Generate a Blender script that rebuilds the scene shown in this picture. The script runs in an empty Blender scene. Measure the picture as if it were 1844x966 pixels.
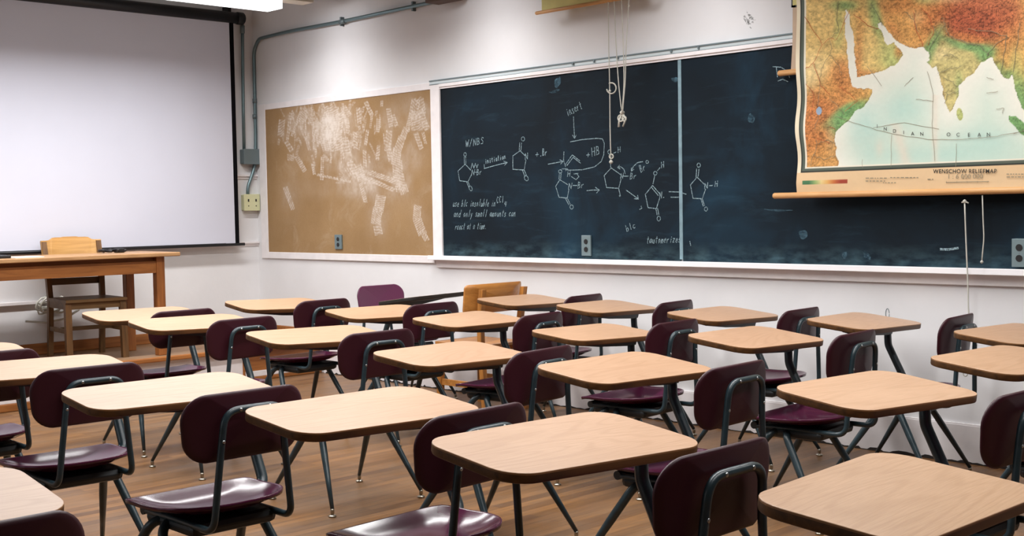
LAMP_W, WIN_W, EXPO = 113.0, 14.0, 0.0
import bpy, bmesh, math, random
import numpy as np
from mathutils import Vector, Matrix

S = bpy.context.scene
COL = S.collection
PI = math.pi

# ------------------------------------------------------------------ camera model
FPX = 2216.7
YAW, PITCH, ROLL = math.radians(44.3506), math.radians(-2.7781), math.radians(-0.98772)
CAM = Vector((0, 0, 1.32))
_f = Vector((-math.cos(YAW) * math.cos(PITCH), math.sin(YAW) * math.cos(PITCH), math.sin(PITCH)))
_r = _f.cross(Vector((0, 0, 1))).normalized()
_u = _r.cross(_f)
_c, _s = math.cos(ROLL), math.sin(ROLL)
RIGHT, UP, FWD = _c * _r + _s * _u, -_s * _r + _c * _u, _f
XW, YW = -9.205, 5.916          # front wall plane, blackboard wall plane
ZC = 3.55                       # ceiling
XB, YL = 3.2, -3.6              # back wall, left wall

def ray(u, v):
    return RIGHT * ((u - 922) / FPX) - UP * ((v - 483) / FPX) + FWD
def Wp(u, v, off=0.0):          # point on the blackboard wall (off metres in front of it)
    d = ray(u, v); t = (YW - off - CAM.y) / d.y
    return CAM + d * t
def Fp(u, v, off=0.0):          # point on the front wall
    d = ray(u, v); t = (XW + off - CAM.x) / d.x
    return CAM + d * t

cam = bpy.data.cameras.new('camera')
cam.sensor_width = 36; cam.lens = 36 * FPX / 1844; cam.clip_start = 0.05
co = bpy.data.objects.new('camera', cam); COL.objects.link(co)
m = Matrix((RIGHT, UP, -FWD)).transposed().to_4x4(); m.translation = CAM
co.matrix_world = m
S.camera = co

# ------------------------------------------------------------------ materials
def lin(c):
    return tuple((x / 12.92 if x <= .04045 else ((x + .055) / 1.055) ** 2.4) for x in [v / 255 for v in c]) + (1,)

def mat(name, rgb, rough=.6, metal=0., spec=.5, noise=None, coat=0., bump=None):
    """noise=(scale, amount, stretch xyz) varies the colour; bump=(scale, strength)"""
    M = bpy.data.materials.new(name); M.use_nodes = True
    nt = M.node_tree; b = nt.nodes['Principled BSDF']
    b.inputs['Base Color'].default_value = lin(rgb)
    b.inputs['Roughness'].default_value = rough
    b.inputs['Metallic'].default_value = metal
    b.inputs['Specular IOR Level'].default_value = spec
    b.inputs['Coat Weight'].default_value = coat
    if noise or bump:
        tc = nt.nodes.new('ShaderNodeTexCoord')
    if noise:
        sc, amt = noise[0], noise[1]; st = noise[2] if len(noise) > 2 else (1, 1, 1)
        mp = nt.nodes.new('ShaderNodeMapping'); mp.inputs['Scale'].default_value = st
        nt.links.new(tc.outputs['Object'], mp.inputs[0])
        n = nt.nodes.new('ShaderNodeTexNoise'); n.inputs['Scale'].default_value = sc
        n.inputs['Detail'].default_value = 5
        nt.links.new(mp.outputs[0], n.inputs['Vector'])
        r = nt.nodes.new('ShaderNodeValToRGB')
        lo = tuple(max(0, v * (1 - amt)) for v in rgb); hi = tuple(min(255, v * (1 + amt)) for v in rgb)
        r.color_ramp.elements[0].position = .3; r.color_ramp.elements[1].position = .7
        r.color_ramp.elements[0].color = lin(lo); r.color_ramp.elements[1].color = lin(hi)
        nt.links.new(n.outputs[0], r.inputs[0]); nt.links.new(r.outputs[0], b.inputs['Base Color'])
    if bump:
        n2 = nt.nodes.new('ShaderNodeTexNoise'); n2.inputs['Scale'].default_value = bump[0]; n2.inputs['Detail'].default_value = 3
        nt.links.new(tc.outputs['Object'], n2.inputs['Vector'])
        bp = nt.nodes.new('ShaderNodeBump'); bp.inputs['Strength'].default_value = bump[1]; bp.inputs['Distance'].default_value = .01
        nt.links.new(n2.outputs[0], bp.inputs['Height']); nt.links.new(bp.outputs[0], b.inputs['Normal'])
    return M

class G:                         # small node-graph helper
    def __init__(s, M): s.nt = M.node_tree; s.b = s.nt.nodes['Principled BSDF']
    def n(s, t, **kw):
        o = s.nt.nodes.new(t)
        for k, v in kw.items():
            if k in o.inputs.keys(): o.inputs[k].default_value = v
            else: setattr(o, k, v)
        return o
    def l(s, a, b): s.nt.links.new(a, b)
    def ramp(s, fac, stops):
        r = s.n('ShaderNodeValToRGB'); e = r.color_ramp.elements
        while len(e) < len(stops): e.new(.5)
        for q, (p, c) in zip(e, stops):
            q.position = p; q.color = lin(c) if isinstance(c, tuple) else (c, c, c, 1)
        s.l(fac, r.inputs[0]); return r.outputs[0]
    def mapped(s, scale=(1, 1, 1), rot=(0, 0, 0), coord='Object'):
        tc = s.n('ShaderNodeTexCoord'); mp = s.n('ShaderNodeMapping')
        mp.inputs['Scale'].default_value = scale; mp.inputs['Rotation'].default_value = rot
        s.l(tc.outputs[coord], mp.inputs[0]); return mp.outputs[0]
    def noise(s, vec, scale, detail=5, rough=.55, dist=0.):
        n = s.n('ShaderNodeTexNoise', Scale=scale, Detail=detail, Roughness=rough, Distortion=dist)
        s.l(vec, n.inputs['Vector']); return n.outputs[0]
    def mix(s, fac, a, b, mode='MIX'):
        m = s.n('ShaderNodeMix', data_type='RGBA', blend_type=mode)
        if isinstance(fac, float): m.inputs[0].default_value = fac
        else: s.l(fac, m.inputs[0])
        for q, i in ((a, 6), (b, 7)):
            if isinstance(q, tuple): m.inputs[i].default_value = lin(q)
            else: s.l(q, m.inputs[i])
        return m.outputs[2]

def laminate(name, c1, c2, rough):
    M = mat(name, c1, rough, spec=.4); g = G(M)
    oi = g.n('ShaderNodeObjectInfo'); tc = g.n('ShaderNodeTexCoord')
    off = g.n('ShaderNodeVectorMath', operation='MULTIPLY_ADD'); g.l(oi.outputs['Random'], off.inputs[0])
    off.inputs[1].default_value = (37, 53, 0); g.l(tc.outputs['Object'], off.inputs[2])
    def mp(sc):
        m_ = g.n('ShaderNodeMapping'); m_.inputs['Scale'].default_value = sc; g.l(off.outputs[0], m_.inputs[0]); return m_.outputs[0]
    n1 = g.noise(mp((7.5, .75, 1)), 1., 1.2, .4, .25)          # cathedral figure: contour lines of a slow noise
    mu = g.n('ShaderNodeMath', operation='MULTIPLY'); g.l(n1, mu.inputs[0]); mu.inputs[1].default_value = 120
    sn = g.n('ShaderNodeMath', operation='SINE'); g.l(mu.outputs[0], sn.inputs[0])
    f1 = g.ramp(sn.outputs[0], [(.2, 0.), (1., .30)])
    c = g.mix(f1, c1, c2)
    f2 = g.ramp(g.noise(mp((190, 7, 1)), 1.5, 3), [(.36, .36), (.6, 0.)])
    c = g.mix(f2, c, c2)
    c = g.mix(1.0, c, g.ramp(g.noise(mp((2, 1, 1)), 1.2, 3), [(.3, (240, 238, 236)), (.7, (255, 255, 255))]), 'MULTIPLY')
    tint = g.ramp(oi.outputs['Random'], [(0., (255, 248, 244)), (.5, (250, 240, 226)), (1., (255, 246, 238))])
    c = g.mix(1.0, c, tint, 'MULTIPLY')
    g.l(c, g.b.inputs['Base Color'])
    return M

def wood(name, c1, c2, rough, axis=1, scale=1.):
    M = mat(name, c1, rough, spec=.4); g = G(M)
    st = [14, 14, 14]; st[axis] = 1.2
    v = g.mapped(tuple(q * scale for q in st))
    n1 = g.noise(v, 2., 5, .6, .8)
    c = g.ramp(n1, [(.3, c2), (.62, c1)])
    g.l(c, g.b.inputs['Base Color'])
    return M

def plank_floor(name, tones, rough, plank=.058, length=1.1, axis='Y'):
    M = mat(name, tones[0], rough, spec=.35); g = G(M)
    v = g.mapped((1, 1, 1), (0, 0, PI / 2 if axis == 'Y' else 0))
    br = g.n('ShaderNodeTexBrick', offset=.37, offset_frequency=2)
    br.inputs['Color1'].default_value = (0, 0, 0, 1); br.inputs['Color2'].default_value = (1, 1, 1, 1)
    br.inputs['Mortar'].default_value = (.5, .5, .5, 1)
    br.inputs['Scale'].default_value = 1; br.inputs['Mortar Size'].default_value = .0013
    br.inputs['Brick Width'].default_value = length; br.inputs['Row Height'].default_value = plank
    g.l(v, br.inputs['Vector'])
    base = g.ramp(br.outputs['Color'], [(0., tones[0]), (.5, tones[1]), (1., tones[2])])
    vv = g.mapped((22, 1.6, 1)); gr = g.noise(vv, 2., 5, .6, .6)
    c = g.mix(g.ramp(gr, [(.35, .42), (.65, 0.)]), base, tones[3])
    worn = g.noise(g.mapped((.9, .6, 1)), 1.6, 6, .65)
    c = g.mix(g.ramp(worn, [(.42, 0.), (.72, .62)]), c, tones[4])
    c = g.mix(g.ramp(br.outputs['Fac'], [(0., 0.), (1., .75)]), c, (58, 38, 24))
    g.l(c, g.b.inputs['Base Color'])
    rr = g.ramp(worn, [(.3, rough - .1), (.7, rough + .12)])
    g.l(rr, g.b.inputs['Roughness'])
    return M

M = {}
M['top'] = laminate('oak_laminate', (190, 160, 136), (160, 127, 99), .36)
M['edge'] = wood('desktop_edge', (98, 65, 34), (62, 41, 22), .45, 1)
M['edge_shade'] = mat('shaded_desktop_edge', (34, 30, 26), .6)  # edge of the turned desk: shade painted in as a dark colour
M['edge_lip'] = mat('desktop_edge_lip', (140, 100, 62), .45)
M['under'] = mat('desktop_underside', (52, 48, 42), .75)
M['steel'] = mat('green_black_enamel', (34, 50, 56), .33, 0., .55, noise=(30, .12), bump=(420, .06))
M['steel_dark'] = mat('dark_enamel', (26, 31, 34), .5)
M['chrome'] = mat('chrome_glide', (170, 164, 150), .3, 1.)
M['rivet'] = mat('bright_rivet', (190, 196, 198), .3, 1.)
M['shell'] = mat('maroon_plastic_seat', (72, 25, 49), .15, 0., .3)
M['back_front'] = mat('purple_plastic_back_front', (100, 46, 78), .35, 0., .45, noise=(300, .06))
M['back'] = mat('maroon_plastic_back', (54, 15, 27), .42, 0., .4, noise=(400, .05), bump=(900, .05))
M['wall'] = mat('white_plaster', (221, 220, 221), .75, spec=.25, noise=(2.2, .02), bump=(26, .08))
M['wall_front'] = M['wall']
M['trimw'] = mat('white_painted_wood', (228, 223, 223), .5, noise=(14, .02))
M['traylip'] = mat('white_chalk_tray', (236, 234, 236), .5)
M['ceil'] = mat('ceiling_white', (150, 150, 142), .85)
M['backwall'] = mat('brown_back_wall', (120, 106, 92), .8)
M['base_dark'] = mat('dark_joint', (40, 32, 28), .8)
M['floor'] = plank_floor('oak_strip_floor', [(116, 80, 44), (140, 98, 56), (96, 64, 36), (66, 42, 24), (118, 100, 82)], .38)
M['pfloor'] = plank_floor('platform_floor', [(132, 98, 66), (142, 106, 72), (124, 92, 62), (100, 70, 44), (142, 122, 104)], .5)
M['oak'] = wood('orange_oak', (164, 104, 52), (130, 78, 36), .45, 1)
M['oak_v'] = wood('orange_oak_upright', (154, 94, 46), (120, 70, 32), .45, 2)
M['oak_top'] = wood('table_top_oak', (178, 138, 96), (150, 110, 72), .4, 1)
M['chair_oak'] = wood('chair_oak_dark', (112, 78, 42), (82, 56, 30), .5, 2)
M['chair_oak_h'] = wood('chair_oak_rail', (108, 78, 44), (80, 58, 32), .5, 1)
M['chair_crest'] = wood('chair_oak_crest', (196, 150, 88), (170, 124, 66), .45, 1)
M['birch'] = wood('honey_wood', (184, 124, 60), (152, 98, 44), .4, 1)
M['birch_v'] = wood('honey_wood_upright', (176, 118, 56), (142, 90, 40), .4, 2)
M['screen'] = mat('matte_screen_fabric', (204, 206, 219), .9, spec=.1, noise=(1.4, .012))
M['black'] = mat('black_metal', (16, 16, 20), .45)
M['blackcloth'] = mat('black_border', (12, 12, 15), .9, spec=.1)
M['galv'] = mat('grey_steel_conduit', (112, 132, 136), .4, .6)
M['galvbox'] = mat('grey_steel_box', (108, 122, 126), .5, .3)
M['cream'] = mat('cream_plate', (206, 206, 166), .5)
M['plate'] = mat('steel_outlet_plate', (120, 138, 142), .45, .4)
M['hole'] = mat('outlet_black', (18, 18, 20), .5)
M['cord'] = mat('cotton_cord', (186, 184, 174), .9)
M['rod'] = wood('map_rod_wood', (206, 158, 104), (180, 128, 78), .45, 0)
M['paper'] = mat('white_paper', (232, 228, 226), .8)
M['beige'] = mat('beige_fixture_metal', (204, 196, 182), .6)
M['white_metal'] = mat('white_fixture_metal', (235, 235, 235), .5)
M['ymap'] = mat('yellowed_map_cloth', (206, 198, 132), .85, noise=(5, .05))
M['tan'] = mat('tan_map_cloth', (196, 172, 148), .85, noise=(5, .05))
M['brownbox'] = mat('brown_box', (74, 52, 40), .6)
M['cable'] = mat('white_cable', (206, 206, 196), .6)

def emis(name, rgb, st):
    m_ = bpy.data.materials.new(name); m_.use_nodes = True
    b = m_.node_tree.nodes['Principled BSDF']
    b.inputs['Base Color'].default_value = lin(rgb)
    b.inputs['Emission Color'].default_value = lin(rgb); b.inputs['Emission Strength'].default_value = st
    return m_
M['tube'] = emis('lit_fluorescent_lens', (250, 252, 255), 3.0)

# ------------------------------------------------------------------ mesh helpers
class MB:
    def __init__(s): s.bm = bmesh.new()
    def box(s, c, size, rot=None, mi=0, bev=0.):
        hx, hy, hz = [q / 2 for q in size]
        b = bmesh.new()
        bmesh.ops.create_cube(b, size=1)
        for v in b.verts: v.co = Vector((v.co.x * size[0], v.co.y * size[1], v.co.z * size[2]))
        if bev: bmesh.ops.bevel(b, geom=b.edges[:], offset=bev, segments=2, affect='EDGES', profile=.5)
        X = Matrix.Translation(Vector(c)) @ (rot.to_4x4() if rot is not None else Matrix())
        return s._add(b, X, mi)
    def bx(s, p0, p1, mi=0, bev=0.):
        c = [(a + b) / 2 for a, b in zip(p0, p1)]; z = [abs(a - b) for a, b in zip(p0, p1)]
        return s.box(c, z, None, mi, bev)
    def _add(s, b, X, mi):
        vm = {}
        for v in b.verts: vm[v] = s.bm.verts.new(X @ v.co)
        for f in b.faces:
            try:
                nf = s.bm.faces.new([vm[v] for v in f.verts]); nf.material_index = mi; nf.smooth = f.smooth
            except ValueError: pass
        b.free(); return s
    def tube(s, pts, r, seg=12, mi=0, cap=True, flat=None):
        pts = [Vector(p) for p in pts]; n = len(pts)
        rr = r if isinstance(r, (list, tuple)) else [r] * n
        rings = []; prev = None
        for i, p in enumerate(pts):
            t = ((pts[i + 1] - p) if i < n - 1 else Vector()) .normalized() + ((p - pts[i - 1]) if i else Vector()).normalized()
            t.normalize()
            if prev is None:
                a = Vector((0, 0, 1)) if abs(t.z) < .9 else Vector((1, 0, 0))
                x = t.cross(a).normalized()
            else:
                x = (prev - t * prev.dot(t)).normalized()
            prev = x; y = t.cross(x)
            rings.append([s.bm.verts.new(p + x * math.cos(2 * PI * k / seg) * rr[i] + y * math.sin(2 * PI * k / seg) * rr[i]) for k in range(seg)])
        for a, b in zip(rings, rings[1:]):
            for k in range(seg):
                f = s.bm.faces.new([a[k], a[(k + 1) % seg], b[(k + 1) % seg], b[k]]); f.smooth = True; f.material_index = mi
        if cap:
            for ring, rev in ((rings[0], True), (rings[-1], False)):
                f = s.bm.faces.new(list(reversed(ring)) if rev else ring); f.material_index = mi
        return s
    def lathe(s, prof, c=(0, 0, 0), axis='Z', seg=20, mi=0):
        c = Vector(c); rings = []
        for (r, h) in prof:
            ring = []
            for k in range(seg):
                a = 2 * PI * k / seg; p = Vector((r * math.cos(a), r * math.sin(a), h))
                if axis == 'Y': p = Vector((p.x, p.z, p.y))
                if axis == 'X': p = Vector((p.z, p.x, p.y))
                ring.append(s.bm.verts.new(c + p))
            rings.append(ring)
        for a, b in zip(rings, rings[1:]):
            for k in range(seg):
                f = s.bm.faces.new([a[k], a[(k + 1) % seg], b[(k + 1) % seg], b[k]]); f.smooth = True; f.material_index = mi
        for ring in (rings[0], rings[-1]):
            f = s.bm.faces.new(ring); f.material_index = mi
        return s
    def prism(s, poly, z0, z1, mi=0):
        a = [s.bm.verts.new((p[0], p[1], z0)) for p in poly]; b = [s.bm.verts.new((p[0], p[1], z1)) for p in poly]
        n = len(poly)
        for f in ([*reversed(a)], b): s.bm.faces.new(f).material_index = mi
        for k in range(n): s.bm.faces.new([a[k], a[(k + 1) % n], b[(k + 1) % n], b[k]]).material_index = mi
        return s
    def face(s, pts, mi=0):
        f = s.bm.faces.new([s.bm.verts.new(Vector(p)) for p in pts]); f.material_index = mi; return f
    def build(s, name, mats, parent=None, origin=None, smooth=None, recalc=True):
        if recalc: bmesh.ops.recalc_face_normals(s.bm, faces=s.bm.faces[:])
        o0 = Vector(origin) if origin is not None else None
        if o0 is not None:
            for v in s.bm.verts: v.co -= o0
        me = bpy.data.meshes.new(name); s.bm.to_mesh(me); s.bm.free()
        for q in (mats if isinstance(mats, list) else [mats]): me.materials.append(q)
        if smooth is not None:
            for p in me.polygons: p.use_smooth = smooth
        o = bpy.data.objects.new(name, me); COL.objects.link(o)
        if parent is not None: o.parent = parent
        if o0 is not None: o.location = o0
        return o

def tag(o, label, cat, group=None, kind=None):
    o['label'] = label; o['category'] = cat
    if group: o['group'] = group
    if kind: o['kind'] = kind
    return o
def thing(name, label, cat, loc=(0, 0, 0), rz=0, group=None):
    o = bpy.data.objects.new(name, None); COL.objects.link(o)
    o.empty_display_size = .1
    o.location = loc; o.rotation_euler = (0, 0, rz)
    return tag(o, label, cat, group)
def struct(o):
    o['kind'] = 'structure'; return o
def bend(pts, rad=.04, n=5):
    """polyline with its corners rounded"""
    pts = [Vector(p) for p in pts]; out = [pts[0]]
    for i in range(1, len(pts) - 1):
        p = pts[i]; r = rad[i - 1] if isinstance(rad, (list, tuple)) else rad
        a = pts[i - 1] - p; b = pts[i + 1] - p
        r = min(r, a.length * .48, b.length * .48)
        s_, e = p + a.normalized() * r, p + b.normalized() * r
        for k in range(n + 1):
            t = k / n; out.append(s_ * (1 - t) ** 2 + p * 2 * t * (1 - t) + e * t * t)
    out.append(pts[-1]); return out
def copy_tree(o, parent=None):
    c = o.copy(); COL.objects.link(c)
    if parent is not None: c.parent = parent
    for ch in list(o.children): copy_tree(ch, c)
    return c
# ------------------------------------------------------------------ room shell
P = .27                               # platform height
XP = -8.33                            # platform riser
b = MB(); b.bx((XP, YL, -.1), (XB, YW, 0)); b.bx((XW, YL, -.1), (XP, YW, 0))
struct(b.build('floor', M['floor']))
b = MB(); b.bx((XW, YL, 0), (XP, 5.18, P - .03)); struct(b.build('platform_base', M['trimw']))
b = MB(); b.bx((XW, 5.18, 0), (XP, YW, P - .03)); struct(b.build('platform_base', M['oak']))
b = MB(); b.bx((XW, YL, P - .03), (XP + .05, YW, P)); struct(b.build('platform_floor', M['pfloor']))
b = MB(); b.bx((XP + .05, YL, P - .034), (XP + .078, YW, P + .002), bev=.008); struct(b.build('trim_1', M['oak']))
b = MB(); b.bx((XP, YL, 0), (XP + .022, 5.18, .055), bev=.006); b.bx((XP, 5.18, 0), (XP + .022, YW, .03), bev=.006); struct(b.build('trim_2', M['oak']))
b = MB(); b.bx((XP + .001, 5.2, .03), (XP + .016, YW, .075), bev=.004); struct(b.build('trim_3', M['trimw']))
b = MB(); b.bx((XW - .12, YL, 0), (XW, YW + .12, ZC)); struct(b.build('wall_front', M['wall']))
b = MB(); b.bx((XW, YW, 0), (XB, YW + .12, ZC)); struct(b.build('wall_right', M['wall']))
b = MB(); b.bx((XB, YL, 0), (XB + .12, YW + .12, ZC)); struct(b.build('wall_back', M['backwall']))
b = MB(); b.bx((XW - .12, YL - .12, ZC), (XB + .12, YW + .12, ZC + .1)); struct(b.build('ceiling', M['ceil']))
# window wall (left, outside the picture)
WIN = [(-8.3, -6.2), (-5.6, -3.5)]
ZS, ZH = 1.0, 3.1
b = MB(); b.bx((XW, YL - .12, 0), (XB, YL, ZS)); b.bx((XW, YL - .12, ZH), (XB, YL, ZC))
xs = [XW] + [q for w in WIN for q in w] + [XB]
for k in range(0, len(xs), 2): b.bx((xs[k], YL - .12, ZS), (xs[k + 1], YL, ZH))
struct(b.build('wall_left', M['wall']))
for k, (x0, x1) in enumerate(WIN):
    b = MB(); t = .06; y0, y1 = YL - .09, YL - .04
    b.bx((x0, y0, ZS), (x0 + t, y1, ZH)); b.bx((x1 - t, y0, ZS), (x1, y1, ZH))
    b.bx((x0 + t, y0, ZS), (x1 - t, y1, ZS + t)); b.bx((x0 + t, y0, ZH - t), (x1 - t, y1, ZH))
    xm = (x0 + x1) / 2; zm = (ZS + ZH) / 2
    b.bx((xm - .02, y0, ZS + t), (xm + .02, y1, ZH - t)); b.bx((x0 + t, y0 + .005, zm - .02), (xm - .02, y1 - .005, zm + .02)); b.bx((xm + .02, y0 + .005, zm - .02), (x1 - t, y1 - .005, zm + .02))
    struct(b.build('window_%d' % (k + 1), M['trimw']))
    L = bpy.data.lights.new('daylight', 'AREA'); L.shape = 'RECTANGLE'; L.size = x1 - x0 - .1; L.size_y = ZH - ZS - .1
    L.energy = WIN_W; L.color = (.88, .94, 1.0)
    o = bpy.data.objects.new('daylight', L); COL.objects.link(o); o.location = (xm, YL - .03, zm)
    o.rotation_euler = (PI / 2, 0, 0)      # facing +y, into the room
# skirting
b = MB(); b.bx((XP + .08, YW - .018, 0), (XB, YW, .192)); b.bx((XP + .08, YW - .014, .192), (XB, YW, .2))
struct(b.build('baseboard_right', M['trimw']))
random.seed(4)
b = MB(); x = XP + .1; tops = []
while x < XB - .1:                    # ragged dark gap under the skirting
    tops.append((x, random.choice((.004, .006, .008, .011, .015, .018)))); x += random.uniform(.012, .045)
va = [[b.bm.verts.new((x, y, z)) for y, z in ((YW - .0205, 0), (YW - .0205, h), (YW - .0175, h))] for x, h in tops]
for p, q in zip(va, va[1:]):
    for k in range(2): b.bm.faces.new([p[k], q[k], q[k + 1], p[k + 1]])
struct(b.build('trim_4', M['base_dark']))
b = MB(); b.bx((XW, YL, P), (XW + .02, YW, P + .085), bev=.005); b.bx((XW + .02, YW - .02, P), (XP + .05, YW, P + .085), bev=.005)
struct(b.build('baseboard_front', M['oak']))
for k, z in enumerate((1.055, 1.633)):
    b = MB(); b.bx((XW, 2.5, z), (XW + .022, YW - .002, z + .016)); b.bx((XW, 2.5, z - .02), (XW + .01, YW - .002, z))
    struct(b.build('trim_%d' % (5 + k), M['trimw']))
# grey smear low on the plaster above the boards
# ------------------------------------------------------------------ student desks (chair and top in one frame)
CO = np.array([[.211, .325], [-.189, .349], [-.182, -.331], [.161, -.343]]) * .966
def rounded(co, r, n=7):
    o = []
    for i in range(len(co)):
        p = co[i]; q0 = co[i - 1]; q1 = co[(i + 1) % len(co)]
        a = (q0 - p) / np.linalg.norm(q0 - p); c = (q1 - p) / np.linalg.norm(q1 - p)
        ang = math.acos(float(a @ c)); l = r / math.tan(ang / 2)
        cen = p + (a + c) / np.linalg.norm(a + c) * r / math.sin(ang / 2)
        s_ = p + a * l - cen; e = p + c * l - cen
        t0 = math.atan2(s_[1], s_[0]); t1 = math.atan2(e[1], e[0])
        while t1 < t0: t1 += 2 * PI
        for k in range(n + 1):
            t = t0 + (t1 - t0) * k / n; o.append((cen[0] + r * math.cos(t), cen[1] + r * math.sin(t)))
    return o
def inset(poly, d):
    n = len(poly); out = []
    for i in range(n):
        p = Vector(poly[i]).to_2d(); a = Vector(poly[i - 1]); c = Vector(poly[(i + 1) % n])
        t = (c - a).normalized(); nrm = Vector((-t.y, t.x)); out.append(p + nrm * d)
    return out
TILT, ROLLT = math.radians(6.3), math.radians(-1.1)

def desktop_mesh():
    b = MB(); poly = rounded(CO, .082)
    prof = [(.0022, 0.), (.0006, -.0006), (0., -.002), (0., -.0052), (.0, -.021), (.0015, -.0245), (.004, -.026)]
    rings = [[b.bm.verts.new((q[0], q[1], z)) for q in inset(poly, d)] for d, z in prof]
    f = b.bm.faces.new(rings[0]); f.material_index = 0
    for i, (a, c) in enumerate(zip(rings, rings[1:])):
        for k in range(len(a)):
            f = b.bm.faces.new([a[k], c[k], c[(k + 1) % len(a)], a[(k + 1) % len(a)]])
            f.material_index = 0 if i < 1 else (1 if i < 3 else 2); f.smooth = i != 2
    f = b.bm.faces.new(list(reversed(rings[-1]))); f.material_index = 3
    return b
def seat_mesh():
    b = MB()
    def outline(a):                       # super-ellipse egg: wide square front, round rear
        c, s = math.cos(a), math.sin(a)
        ex = 9 if c < 0 else 2.6
        k = (abs(c) ** ex + abs(s) ** ex) ** (-1 / ex)
        x, y = k * c, k * s
        w = .218 - .035 * max(0, x) ** 2
        return .062 + .20 * x, w * y
    def zf(x, y, r):
        z = .440 - .035 * (1 - r ** 3.0)
        z += .012 * max(0, (x - .02) / .22) * r ** 2
        z -= .014 * (max(0, (-x - .065) / .075)) ** 2
        return z
    N = 56; rr = [.0001, .16, .32, .48, .62, .74, .84, .91, .96, .985, 1.]
    top, bot = [], []
    for r in rr:
        top.append([]); bot.append([])
        for k in range(N):
            x, y = outline(2 * PI * k / N); x = .06 + (x - .06) * r; y *= r
            z = zf(x, y, r)
            if r > .99: z -= .003
            top[-1].append(b.bm.verts.new((x, y, z))); bot[-1].append(b.bm.verts.new((x * .995 + .0003, y * .99, z - (.009 if r < .95 else .012))))
    for L_, fl in ((top, 0), (bot, 1)):
        for a, c in zip(L_, L_[1:]):
            for k in range(N):
                q = [a[k], a[(k + 1) % N], c[(k + 1) % N], c[k]]
                b.bm.faces.new(q).smooth = True
        b.bm.faces.new(L_[0]).smooth = True
    for k in range(N): b.bm.faces.new([top[-1][k], top[-1][(k + 1) % N], bot[-1][(k + 1) % N], bot[-1][k]]).smooth = True
    return b
def back_mesh():
    b = MB(); H = [(-.205, .785), (.205, .785), (.188, .585), (-.188, .585)]
    poly = rounded(np.array([(.217, .785), (-.217, .785), (-.196, .592), (.196, .592)]), .068, 8)
    cen = (0, .69); N = len(poly); rr = [.0001, .25, .5, .72, .88, .96, 1.]
    fr, bk = [], []
    for r in rr:
        fr.append([]); bk.append([])
        for (y, z) in poly:
            y = cen[0] + (y - cen[0]) * r; z = cen[1] + (z - cen[1]) * r
            z += .012 * (1 - (y / .2) ** 2) * (1 if z > .69 else -1) * r
            x = .283 - .032 * (y / .2) ** 2 + (z - .69) * .12
            t = .0125 if r < .97 else .006; o = 0 if r < .97 else .003
            fr[-1].append(b.bm.verts.new((x + o, y, z))); bk[-1].append(b.bm.verts.new((x + o + t, y, z)))
    for L_ in (fr, bk):
        for a, c in zip(L_, L_[1:]):
            for k in range(N):
                f = b.bm.faces.new([a[k], a[(k + 1) % N], c[(k + 1) % N], c[k]]); f.smooth = True; f.material_index = 1 if L_ is fr else 0
        f = b.bm.faces.new(L_[0]); f.smooth = True; f.material_index = 1 if L_ is fr else 0
    for k in range(N): b.bm.faces.new([fr[-1][k], fr[-1][(k + 1) % N], bk[-1][(k + 1) % N], bk[-1][k]]).smooth = True
    return b
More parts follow.
